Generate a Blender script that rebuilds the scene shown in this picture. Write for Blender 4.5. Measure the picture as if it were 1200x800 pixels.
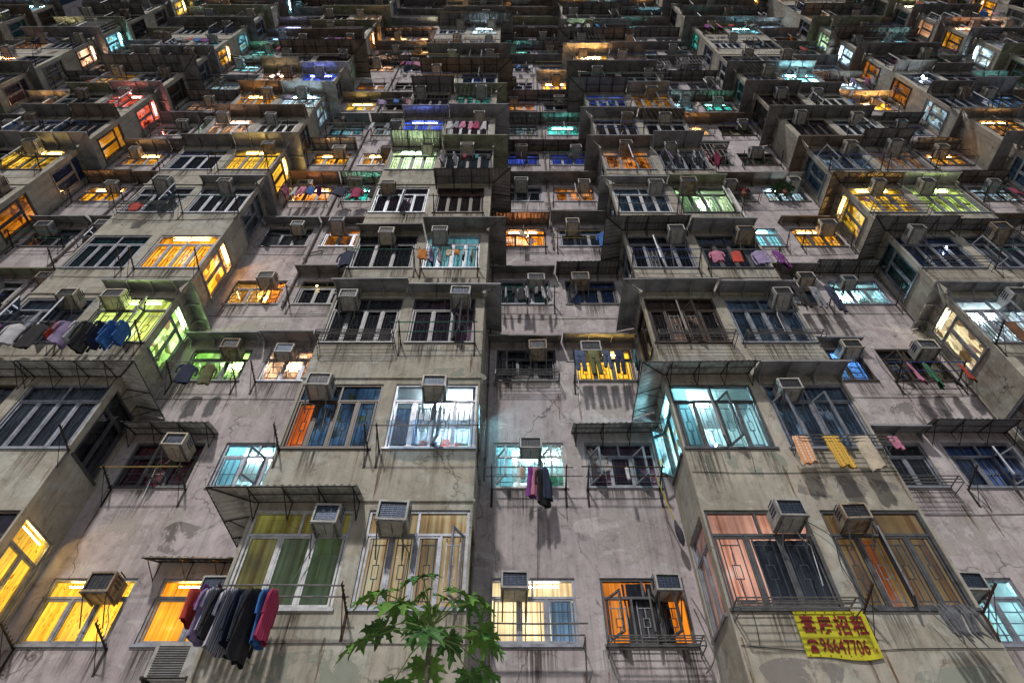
import bpy, bmesh, math, random
from mathutils import Matrix, Vector

for o in list(bpy.data.objects):
    bpy.data.objects.remove(o)
S = bpy.context.scene
COL = S.collection
R = math.radians

# ------------------------------------------------------------------ camera, world, sun
cam_d = bpy.data.cameras.new("camera")
cam = bpy.data.objects.new("camera", cam_d)
COL.objects.link(cam)
cam.location = (0, 0, 1.6)
cam.rotation_euler = (R(90 + 50.27), 0, 0)
cam_d.sensor_width = 36
cam_d.lens = 21.37
cam_d.clip_end = 2000
S.camera = cam

SUN_DIR = Vector((0.32, 1.0, -1.12)).normalized()       # the way the light travels
SUN_EL = math.asin(-SUN_DIR.z)
W = bpy.data.worlds.new("World")
S.world = W
W.use_nodes = True
wn, wl = W.node_tree.nodes, W.node_tree.links
wn.clear()
wo = wn.new("ShaderNodeOutputWorld")
bg = wn.new("ShaderNodeBackground")
bg.inputs[1].default_value = 0.006
sky = wn.new("ShaderNodeTexSky")
sky.sky_type = 'NISHITA'
sky.sun_disc = False
sky.sun_elevation = SUN_EL
sky.sun_rotation = math.atan2(-SUN_DIR.x, -SUN_DIR.y)
wl.new(sky.outputs[0], bg.inputs[0])
# glow of the city near the horizon, added to the dark sky
bg2 = wn.new("ShaderNodeBackground")
tc = wn.new("ShaderNodeTexCoord")
sp = wn.new("ShaderNodeSeparateXYZ")
mr = wn.new("ShaderNodeMapRange")
mr.inputs[1].default_value = 0.75
mr.inputs[2].default_value = -0.05
mr.inputs[3].default_value = 0.0
mr.inputs[4].default_value = 1.0
pw = wn.new("ShaderNodeMath"); pw.operation = 'POWER'; pw.inputs[1].default_value = 1.6
ml = wn.new("ShaderNodeMath"); ml.operation = 'MULTIPLY'; ml.inputs[1].default_value = 1.05
wl.new(tc.outputs["Generated"], sp.inputs[0])
wl.new(sp.outputs[2], mr.inputs[0])
wl.new(mr.outputs[0], pw.inputs[0])
wl.new(pw.outputs[0], ml.inputs[0])
wl.new(ml.outputs[0], bg2.inputs[1])
bg2.inputs[0].default_value = (0.86, 0.88, 1.0, 1)
ad = wn.new("ShaderNodeAddShader")
wl.new(bg.outputs[0], ad.inputs[0])
wl.new(bg2.outputs[0], ad.inputs[1])
wl.new(ad.outputs[0], wo.inputs[0])

sun_d = bpy.data.lights.new("sun", 'SUN')
sun_d.energy = 2.4
sun_d.angle = R(3.2)
sun_d.color = (1.0, 0.94, 0.89)
sun = bpy.data.objects.new("sun", sun_d)
COL.objects.link(sun)
sun.rotation_euler = SUN_DIR.to_track_quat('-Z', 'Y').to_euler()

S.view_settings.view_transform = 'Standard'
S.view_settings.look = 'None'
S.view_settings.exposure = 0.0
S.view_settings.gamma = 1.0
S.render.engine = 'CYCLES'
S.cycles.max_bounces = 5
S.cycles.diffuse_bounces = 4
S.cycles.glossy_bounces = 2
S.cycles.transparent_max_bounces = 12
S.cycles.use_denoising = True
S.cycles.sample_clamp_indirect = 8.0
S.cycles.caustics_reflective = False
S.cycles.caustics_refractive = False

# ------------------------------------------------------------------ constants of the facade
DW, DB = 9.08, 8.0          # wall plane, front plane of the projecting bays
PER, BX, BWID = 6.93, 2.92, 3.40
RW = PER - BWID             # width of a recess
ZB0, FH = 5.6, 2.8          # sill of the bottom row, storey height
NR = 17
F_, TH = 712.3, R(50.27)


def proj(x, y, z):
    z -= 1.6
    d = y * math.cos(TH) + z * math.sin(TH)
    v = z * math.cos(TH) - y * math.sin(TH)
    return 600 + F_ * x / d, 400 - F_ * v / d, d


def zb(r):
    return ZB0 + FH * r


def rng_of(*k):
    h = 1469598103
    for a in k:
        for ch in str(a):
            h = (h ^ ord(ch)) * 16777619 % (2 ** 32)
    return random.Random(h)


# ------------------------------------------------------------------ materials
MATS = {}


def nodes_of(name):
    m = bpy.data.materials.new(name)
    m.use_nodes = True
    nt = m.node_tree
    return m, nt, nt.nodes, nt.links, nt.nodes["Principled BSDF"]


def N(ns, t, **kw):
    n = ns.new(t)
    for k, v in kw.items():
        setattr(n, k, v)
    return n


def pos_noise(ns, ls, scale, vec=(1, 1, 1), detail=4, rough=0.6, dist=0.0):
    g = N(ns, "ShaderNodeNewGeometry")
    mp = N(ns, "ShaderNodeMapping")
    mp.inputs["Scale"].default_value = vec
    ls.new(g.outputs["Position"], mp.inputs[0])
    n = N(ns, "ShaderNodeTexNoise")
    n.inputs["Scale"].default_value = scale
    n.inputs["Detail"].default_value = detail
    n.inputs["Roughness"].default_value = rough
    n.inputs["Distortion"].default_value = dist
    ls.new(mp.outputs[0], n.inputs["Vector"])
    return n


def ramp(ns, ls, src, stops, interp='LINEAR'):
    r = N(ns, "ShaderNodeValToRGB")
    r.color_ramp.interpolation = interp
    el = r.color_ramp.elements
    while len(el) < len(stops):
        el.new(0.5)
    for e, (p, c) in zip(el, stops):
        e.position = p
        e.color = (c, c, c, 1) if not hasattr(c, '__len__') else (*c, 1)
    ls.new(src, r.inputs[0])
    return r


def mixc(ns, ls, mode, fac, a, b):
    m = N(ns, "ShaderNodeMix", data_type='RGBA', blend_type=mode)
    for sock, v in ((0, fac), (6, a), (7, b)):
        if hasattr(v, 'default_value') or hasattr(v, 'is_output'):
            ls.new(v, m.inputs[sock])
        elif hasattr(v, '__len__'):
            m.inputs[sock].default_value = (*v, 1)
        else:
            m.inputs[sock].default_value = v
    return m.outputs[2]


def wall_mat(name, c1, c2, c3, rust):
    m, nt, ns, ls, p = nodes_of(name)
    big = pos_noise(ns, ls, 0.55, (1, 1, 0.8), 6, 0.65, 0.6)
    col = mixc(ns, ls, 'MIX', ramp(ns, ls, big.outputs[0], [(0.36, 0), (0.64, 1)]).outputs[0], c1, c2)
    # repainted patches with hard, ragged borders
    pt = pos_noise(ns, ls, 0.9, (1, 1, 1.5), 5, 0.55, 1.3)
    col = mixc(ns, ls, 'MIX', ramp(ns, ls, pt.outputs[0], [(0.555, 0), (0.575, 0.55)]).outputs[0], col, c3)
    # rain streaks
    st = pos_noise(ns, ls, 1.0, (7, 7, 0.35), 5, 0.7, 0.25)
    col = mixc(ns, ls, 'MULTIPLY', 0.5, col, ramp(ns, ls, st.outputs[0], [(0.3, 0.35), (0.5, 0.95), (0.75, 1.15)]).outputs[0])
    st2 = pos_noise(ns, ls, 1.0, (17, 17, 0.28), 3, 0.6, 0.15)
    msk = pos_noise(ns, ls, 0.8, (1, 1, 1), 2, 0.5)
    f = N(ns, "ShaderNodeMath", operation='MULTIPLY')
    ls.new(ramp(ns, ls, st2.outputs[0], [(0.62, 0), (0.72, 1)]).outputs[0], f.inputs[0])
    ls.new(ramp(ns, ls, msk.outputs[0], [(0.46, 0), (0.6, rust)]).outputs[0], f.inputs[1])
    col = mixc(ns, ls, 'MIX', f.outputs[0], col, (0.17, 0.095, 0.04))
    # blotches and specks of dirt
    bl = pos_noise(ns, ls, 4.5, (1, 1, 0.8), 8, 0.75, 0.5)
    col = mixc(ns, ls, 'MULTIPLY', 0.9, col, ramp(ns, ls, bl.outputs[0], [(0.3, 0.38), (0.44, 0.88), (0.58, 1.05), (0.75, 1.2)]).outputs[0])
    sk = pos_noise(ns, ls, 26, (1, 1, 1), 3, 0.7)
    col = mixc(ns, ls, 'MULTIPLY', 0.8, col, ramp(ns, ls, sk.outputs[0], [(0.26, 0.25), (0.34, 1.0)]).outputs[0])
    # hairline cracks
    g = N(ns, "ShaderNodeNewGeometry")
    wob = pos_noise(ns, ls, 2.5, (1, 1, 1), 3, 0.6)
    va = N(ns, "ShaderNodeVectorMath", operation='MULTIPLY_ADD')
    ls.new(wob.outputs["Color"], va.inputs[0])
    va.inputs[1].default_value = (0.5, 0.5, 0.5)
    ls.new(g.outputs["Position"], va.inputs[2])
    vo = N(ns, "ShaderNodeTexVoronoi", feature='DISTANCE_TO_EDGE')
    vo.inputs["Scale"].default_value = 0.75
    ls.new(va.outputs[0], vo.inputs["Vector"])
    ck = ramp(ns, ls, vo.outputs["Distance"], [(0.0, 1), (0.011, 0)])
    cm = pos_noise(ns, ls, 0.7, (1, 1, 1), 2, 0.5)
    f2 = N(ns, "ShaderNodeMath", operation='MULTIPLY')
    ls.new(ck.outputs[0], f2.inputs[0])
    ls.new(ramp(ns, ls, cm.outputs[0], [(0.5, 0), (0.58, 0.75)]).outputs[0], f2.inputs[1])
    col = mixc(ns, ls, 'MIX', f2.outputs[0], col, (0.04, 0.035, 0.03))
    ls.new(col, p.inputs["Base Color"])
    p.inputs["Roughness"].default_value = 0.9
    bp = N(ns, "ShaderNodeBump")
    bp.inputs["Strength"].default_value = 0.5
    bp.inputs["Distance"].default_value = 0.03
    bn = pos_noise(ns, ls, 7, (1, 1, 1), 8, 0.7)
    ls.new(bn.outputs[0], bp.inputs["Height"])
    ls.new(bp.outputs[0], p.inputs["Normal"])
    MATS[name] = m
    return m


def mat(name, c, rough=0.6, metal=0.0, dirt=0.35, dscale=9.0, streak=False, bump=0.0, c2=None, sheen=None):
    if name in MATS:
        return MATS[name]
    m, nt, ns, ls, p = nodes_of(name)
    n = pos_noise(ns, ls, dscale, (1, 1, 0.25 if streak else 1), 5, 0.65, 0.3)
    lo = c2 if c2 else tuple(v * (1 - dirt) * 0.75 for v in c)
    col = mixc(ns, ls, 'MIX', ramp(ns, ls, n.outputs[0], [(0.34, 0), (0.6, 1)]).outputs[0], lo, c)
    ls.new(col, p.inputs["Base Color"])
    p.inputs["Roughness"].default_value = rough
    p.inputs["Metallic"].default_value = metal
    if bump:
        bp = N(ns, "ShaderNodeBump")
        bp.inputs["Strength"].default_value = bump
        bp.inputs["Distance"].default_value = 0.02
        ls.new(n.outputs[0], bp.inputs["Height"])
        ls.new(bp.outputs[0], p.inputs["Normal"])
    MATS[name] = m
    return m


def curtain_mat(name, c, c2):
    """unlit curtain or dark room behind the glass"""
    if name in MATS:
        return MATS[name]
    m, nt, ns, ls, p = nodes_of(name)
    st = pos_noise(ns, ls, 1.0, (16, 16, 0.5), 3, 0.6, 0.4)
    col = mixc(ns, ls, 'MIX', ramp(ns, ls, st.outputs[0], [(0.38, 0), (0.62, 1)]).outputs[0], c, c2)
    bl = pos_noise(ns, ls, 3.0, (1, 1, 1), 4, 0.6)
    col = mixc(ns, ls, 'MULTIPLY', 0.9, col, ramp(ns, ls, bl.outputs[0], [(0.35, 0.35), (0.6, 1.1)]).outputs[0])
    ls.new(col, p.inputs["Base Color"])
    p.inputs["Roughness"].default_value = 0.85
    MATS[name] = m
    return m


def lit_mat(colr, strength, style):
    """lit curtain / lit room: it gives off light, with folds, prints or clutter as its own pattern"""
    key = "lit_%s_%s_%s" % (style, '_'.join('%02d' % int(v * 99) for v in colr), str(strength).replace('.', 'p'))
    if key in MATS:
        return MATS[key]
    m, nt, ns, ls, p = nodes_of(key)
    ns.remove(p)
    out = ns["Material Output"]
    em = N(ns, "ShaderNodeEmission")
    dark = tuple(v * k for v, k in zip(colr, (0.35, 0.22, 0.15)))
    warm = tuple(v * k for v, k in zip(colr, (0.95, 0.72, 0.5)))
    hot = tuple(min(1.0, v * 0.8 + 0.35) for v in colr)
    if style == 'leaf':
        a = pos_noise(ns, ls, 1.0, (15, 15, 4.5), 3, 0.6, 2.0)
        b = pos_noise(ns, ls, 1.0, (20, 20, 0.6), 3, 0.5, 0.2)
        c = pos_noise(ns, ls, 1.1, (1, 1, 1), 2, 0.5)
        col = mixc(ns, ls, 'MIX', ramp(ns, ls, b.outputs[0], [(0.35, 0), (0.6, 1)]).outputs[0], tuple(v * k for v, k in zip(colr, (0.75, 0.55, 0.4))), colr)
        col = mixc(ns, ls, 'MIX', ramp(ns, ls, a.outputs[0], [(0.37, 0.95), (0.41, 0)]).outputs[0], col, dark)
        col = mixc(ns, ls, 'MULTIPLY', 0.8, col, ramp(ns, ls, c.outputs[0], [(0.35, 0.5), (0.65, 1.15)]).outputs[0])
    elif style == 'fold':
        a = pos_noise(ns, ls, 1.0, (15, 15, 0.35), 4, 0.55, 0.3)
        b = pos_noise(ns, ls, 1.2, (1, 1, 1), 3, 0.5)
        col = mixc(ns, ls, 'MIX', ramp(ns, ls, a.outputs[0], [(0.36, 0), (0.6, 1)]).outputs[0], tuple(v * k for v, k in zip(colr, (0.55, 0.38, 0.28))), colr)
        col = mixc(ns, ls, 'MULTIPLY', 0.9, col, ramp(ns, ls, b.outputs[0], [(0.3, 0.35), (0.65, 1.2)]).outputs[0])
        col = mixc(ns, ls, 'MIX', ramp(ns, ls, b.outputs[0], [(0.60, 0), (0.7, 0.6)]).outputs[0], col, hot)
    else:  # room: shelves, bars and things seen through the glass
        g = N(ns, "ShaderNodeNewGeometry")
        wob = pos_noise(ns, ls, 7.0, (1, 1, 1), 2, 0.5)
        va = N(ns, "ShaderNodeVectorMath", operation='MULTIPLY_ADD')
        ls.new(wob.outputs["Color"], va.inputs[0])
        va.inputs[1].default_value = (0.12, 0.12, 0.12)
        ls.new(g.outputs["Position"], va.inputs[2])
        mp = N(ns, "ShaderNodeMapping")
        mp.inputs["Scale"].default_value = (6.0, 6.0, 4.2)
        ls.new(va.outputs[0], mp.inputs[0])
        vo = N(ns, "ShaderNodeTexVoronoi")
        vo.inputs["Scale"].default_value = 1.0
        ls.new(mp.outputs[0], vo.inputs["Vector"])
        sx = N(ns, "ShaderNodeSeparateColor")
        ls.new(vo.outputs["Color"], sx.inputs[0])
        mid = tuple(v * 0.55 for v in colr)
        acc = tuple(0.35 * v for v in (colr[1], colr[2] * .5 + .2, colr[0] * .4))
        col = mixc(ns, ls, 'MIX', ramp(ns, ls, sx.outputs[0], [(0.25, 1), (0.30, 0.55), (0.5, 0.0), (1.0, 0.0)], 'CONSTANT').outputs[0], colr, mid)
        col = mixc(ns, ls, 'MIX', ramp(ns, ls, sx.outputs[1], [(0.22, 0.92), (0.23, 0)], 'LINEAR').outputs[0], col, tuple(v * .4 for v in dark))
        col = mixc(ns, ls, 'MIX', ramp(ns, ls, sx.outputs[2], [(0.93, 0), (0.94, 0.8)]).outputs[0], col, acc)
        b = pos_noise(ns, ls, 1.0, (22, 22, 0.4), 3, 0.5)
        col = mixc(ns, ls, 'MULTIPLY', 0.85, col, ramp(ns, ls, b.outputs[0], [(0.38, 0.35), (0.52, 1.1)]).outputs[0])
        b = pos_noise(ns, ls, 1.3, (1, 1, 1), 2, 0.5)
        col = mixc(ns, ls, 'MULTIPLY', 0.9, col, ramp(ns, ls, b.outputs[0], [(0.32, 0.3), (0.62, 1.4)]).outputs[0])
        col = mixc(ns, ls, 'MIX', ramp(ns, ls, b.outputs[0], [(0.56, 0), (0.68, 0.65)]).outputs[0], col, hot)
    ls.new(col, em.inputs[0])
    em.inputs[1].default_value = strength * 1.7
    ls.new(em.outputs[0], out.inputs[0])
    MATS[key] = m
    return m


def glass_mat():
    m, nt, ns, ls, p = nodes_of("window_glass")
    ns.remove(p)
    out = ns["Material Output"]
    t = N(ns, "ShaderNodeBsdfTransparent")
    t.inputs[0].default_value = (0.9, 0.94, 0.95, 1)
    g = N(ns, "ShaderNodeBsdfGlossy")
    g.inputs["Roughness"].default_value = 0.015
    g.inputs[0].default_value = (0.85, 0.9, 1.0, 1)
    fr = N(ns, "ShaderNodeFresnel")
    fr.inputs[0].default_value = 1.5
    dn = pos_noise(ns, ls, 3.0, (1, 1, 0.5), 4, 0.6)
    a = N(ns, "ShaderNodeMath", operation='MULTIPLY_ADD')
    ls.new(ramp(ns, ls, dn.outputs[0], [(0.4, 0.0), (0.7, 0.10)]).outputs[0], a.inputs[0])
    a.inputs[1].default_value = 1.0
    ls.new(fr.outputs[0], a.inputs[2])
    mx = N(ns, "ShaderNodeMixShader")
    ls.new(a.outputs[0], mx.inputs[0])
    ls.new(t.outputs[0], mx.inputs[1])
    ls.new(g.outputs[0], mx.inputs[2])
    ls.new(mx.outputs[0], out.inputs[0])
    MATS["window_glass"] = m
    return m


wall_mat("recess_plaster", (0.50, 0.452, 0.462), (0.39, 0.348, 0.358), (0.57, 0.55, 0.54), 0.45)
wall_mat("bay_plaster", (0.45, 0.42, 0.35), (0.33, 0.31, 0.255), (0.46, 0.48, 0.43), 0.8)
glass_mat()
mat("aluminium", (0.32, 0.345, 0.40), 0.45, 0.35, 0.3, 6)
mat("brown_frame", (0.07, 0.05, 0.04), 0.5, 0.1)
mat("white_frame", (0.62, 0.64, 0.66), 0.45, 0.0, 0.2)
mat("dark_frame", (0.12, 0.125, 0.135), 0.5, 0.3)
mat("grille_steel", (0.34, 0.36, 0.40), 0.45, 0.4)
mat("ac_cream", (0.54, 0.51, 0.44), 0.6, 0, 0.4, 8, False, c2=(0.34, 0.29, 0.21))
mat("ac_grey", (0.42, 0.43, 0.42), 0.6, 0, 0.5, 8, False, c2=(0.26, 0.25, 0.23))
mat("ac_dirty", (0.36, 0.31, 0.24), 0.75, 0, 0.5, 7, True, c2=(0.13, 0.075, 0.04))
mat("ac_fins", (0.035, 0.045, 0.065), 0.5, 0.4, 0.3, 20)
mat("ac_fins_blue", (0.03, 0.07, 0.15), 0.4, 0.4, 0.3, 20)
mat("black_steel", (0.035, 0.03, 0.028), 0.65, 0.3, 0.4, 14)
mat("rusty_steel", (0.07, 0.035, 0.02), 0.85, 0.1, 0.3, 14, c2=(0.03, 0.02, 0.018))
mat("tube_steel", (0.2, 0.2, 0.2), 0.5, 0.5, 0.4, 14)
mat("sheet_grey", (0.34, 0.35, 0.38), 0.6, 0.15, 0.35, 2.2, True)
mat("sheet_dark", (0.25, 0.245, 0.25), 0.7, 0.1, 0.35, 2.5, True)
mat("sheet_brown", (0.25, 0.20, 0.165), 0.75, 0.1, 0.4, 2.5, True)
mat("sheet_green", (0.33, 0.35, 0.26), 0.7, 0.1, 0.35, 2.5, True)
mat("sheet_zinc", (0.55, 0.56, 0.55), 0.65, 0.1, 0.45, 3, True)
mat("sheet_translucent", (0.55, 0.56, 0.48), 0.6, 0.0, 0.3, 3, True)
mat("bamboo", (0.35, 0.27, 0.07), 0.6, 0, 0.3)
mat("blue_pole", (0.05, 0.08, 0.3), 0.5)
mat("green_pole", (0.02, 0.15, 0.11), 0.5)
mat("steel_pole", (0.25, 0.25, 0.26), 0.45, 0.4)
mat("cable", (0.02, 0.02, 0.02), 0.7)
mat("pipe_grey", (0.16, 0.16, 0.16), 0.7)
mat("soil_pipe", (0.12, 0.11, 0.10), 0.75)

DARKS = {
    'slate': ((0.05, 0.065, 0.085), (0.12, 0.15, 0.19)), 'olive': ((0.11, 0.105, 0.03), (0.30, 0.29, 0.11)),
    'greencurtain': ((0.07, 0.11, 0.05), (0.2, 0.27, 0.15)), 'wood': ((0.035, 0.018, 0.01), (0.12, 0.06, 0.035)),
    'purple': ((0.03, 0.015, 0.03), (0.1, 0.05, 0.09)), 'teal': ((0.015, 0.06, 0.055), (0.05, 0.16, 0.15)),
    'bluegrey': ((0.06, 0.12, 0.2), (0.2, 0.3, 0.42)), 'maroon': ((0.05, 0.01, 0.015), (0.18, 0.04, 0.06)),
    'beige': ((0.16, 0.13, 0.09), (0.42, 0.37, 0.28)), 'black': ((0.008, 0.008, 0.01), (0.03, 0.03, 0.035)),
    'navy': ((0.015, 0.03, 0.09), (0.05, 0.10, 0.26)), 'grey': ((0.08, 0.085, 0.09), (0.22, 0.23, 0.24)),
    'brown': ((0.06, 0.035, 0.015), (0.20, 0.12, 0.05)),
}
for k, (a, b) in DARKS.items():
    a, b = tuple(v * 1.9 for v in a), tuple(v * 1.9 for v in b)
    curtain_mat("curtain_" + k, a, b)
LITC = {
    'tan': (0.95, 0.62, 0.25), 'olive': (0.60, 0.56, 0.14), 'moss': (0.33, 0.5, 0.22),  # tan, olive, moss: glow added so these unlit curtains read brighter
    'yellow': (1.0, 0.56, 0.045), 'amber': (1.0, 0.40, 0.02), 'orange': (1.0, 0.30, 0.02), 'red': (1.0, 0.13, 0.06),
    'cyan': (0.30, 0.85, 1.0), 'white': (0.62, 0.87, 1.0), 'green': (0.55, 1.0, 0.22), 'palegreen': (0.68, 1.0, 0.55),
    'blue': (0.08, 0.16, 1.0), 'teal': (0.08, 0.75, 0.6), 'peach': (1.0, 0.52, 0.27), 'cream': (1.0, 0.78, 0.42),
    'pink': (1.0, 0.50, 0.36), 'skyblue': (0.2, 0.5, 1.0), 'lime': (0.72, 0.95, 0.2), 'lilac': (0.6, 0.6, 1.0),
}


def fill_mat(spec):
    """'olive' or ('yellow', strength, style)"""
    if isinstance(spec, str):
        return MATS["curtain_" + spec]
    c, s, st = spec
    return lit_mat(LITC[c], s, st)


# ------------------------------------------------------------------ mesh builder
class MB:
    def __init__(s):
        s.v, s.f, s.m, s.mats = [], [], [], []
        s.M = None

    def mi(s, m):
        if m is None:
            return 0
        if isinstance(m, str):
            m = MATS[m]
        if m not in s.mats:
            s.mats.append(m)
        return s.mats.index(m)

    def add(s, vs, fs, m=None):
        b = len(s.v)
        if s.M is not None:
            vs = [tuple(s.M @ Vector(v)) for v in vs]
        s.v.extend(vs)
        k = s.mi(m)
        for f in fs:
            s.f.append([b + i for i in f])
            s.m.append(k)

    def quad(s, a, b, c, d, m=None):
        s.add([a, b, c, d], [(0, 1, 2, 3)], m)

    def box(s, x0, x1, y0, y1, z0, z1, m=None, skip=''):
        vs = [(x0, y0, z0), (x1, y0, z0), (x1, y1, z0), (x0, y1, z0), (x0, y0, z1), (x1, y0, z1), (x1, y1, z1), (x0, y1, z1)]
        fs = {'b': (0, 3, 2, 1), 't': (4, 5, 6, 7), 'f': (0, 1, 5, 4), 'k': (2, 3, 7, 6), 'r': (1, 2, 6, 5), 'l': (3, 0, 4, 7)}
        s.add(vs, [fs[q] for q in fs if q not in skip], m)

    def tube(s, pts, rad, m=None, n=6, cap=True):
        pts = [Vector(p) for p in pts]
        rads = rad if hasattr(rad, '__len__') else [rad] * len(pts)
        vs, fs = [], []
        prev = None
        for i, p in enumerate(pts):
            t = (pts[min(i + 1, len(pts) - 1)] - pts[max(i - 1, 0)])
            t = t.normalized() if t.length > 1e-9 else Vector((0, 0, 1))
            a = t.cross(Vector((0, 0, 1)))
            if a.length < 0.05:
                a = t.cross(Vector((0, 1, 0)))
            a.normalize()
            if prev is not None and a.dot(prev) < 0:
                a = -a
            prev = a
            b = t.cross(a)
            for k in range(n):
                an = 2 * math.pi * k / n
                vs.append(tuple(p + (a * math.cos(an) + b * math.sin(an)) * rads[i]))
        for i in range(len(pts) - 1):
            for k in range(n):
                k2 = (k + 1) % n
                fs.append((i * n + k, i * n + k2, (i + 1) * n + k2, (i + 1) * n + k))
        if cap:
            fs.append(tuple(range(n))[::-1])
            fs.append(tuple((len(pts) - 1) * n + k for k in range(n)))
        s.add(vs, fs, m)

    def mesh(s, name):
        me = bpy.data.meshes.new(name)
        me.from_pydata(s.v, [], s.f)
        for m in s.mats:
            me.materials.append(m)
        if s.mats:
            me.polygons.foreach_set("material_index", s.m)
        me.update()
        return me

    def build(s, name, parent=None, **kw):
        return link(name, s.mesh(name), parent, **kw)


def link(name, me, parent=None, loc=None, rot=None, M=None, smooth=False):
    o = bpy.data.objects.new(name, me)
    COL.objects.link(o)
    if parent is not None:
        o.parent = parent
    if M is not None:
        o.matrix_local = M
    if loc is not None:
        o.location = loc
    if rot is not None:
        o.rotation_euler = rot
    if smooth and me:
        me.polygons.foreach_set("use_smooth", [True] * len(me.polygons))
    return o


def tag(o, label, cat, group=None):
    o["label"] = label
    o["category"] = cat
    if group:
        o["group"] = group
    return o


ORD = ["bottom row", "second row up", "third row up", "fourth row up", "fifth row up", "sixth row up", "seventh row up",
       "eighth row up", "ninth row up", "tenth row up", "eleventh row up", "twelfth row up", "thirteenth row up",
       "fourteenth row up", "fifteenth row up", "sixteenth row up", "seventeenth row up", "top row"]
NTH = ["first", "second", "third", "fourth", "fifth", "sixth", "seventh", "eighth", "ninth", "tenth", "eleventh", "twelfth", "thirteenth"]


def where(kind, i):
    if kind == 'b':
        return NTH[i] + " bay right of centre" if i >= 0 else NTH[-i - 1] + " bay left of centre"
    if i == 0:
        return "central recess"
    return NTH[i - 1] + " recess right of centre" if i > 0 else NTH[-i - 1] + " recess left of centre"


def place(kind, r, i, side):
    return "%s window, %s, %s" % ("left" if side == 'L' else "right", where(kind, i), ORD[r])


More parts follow.
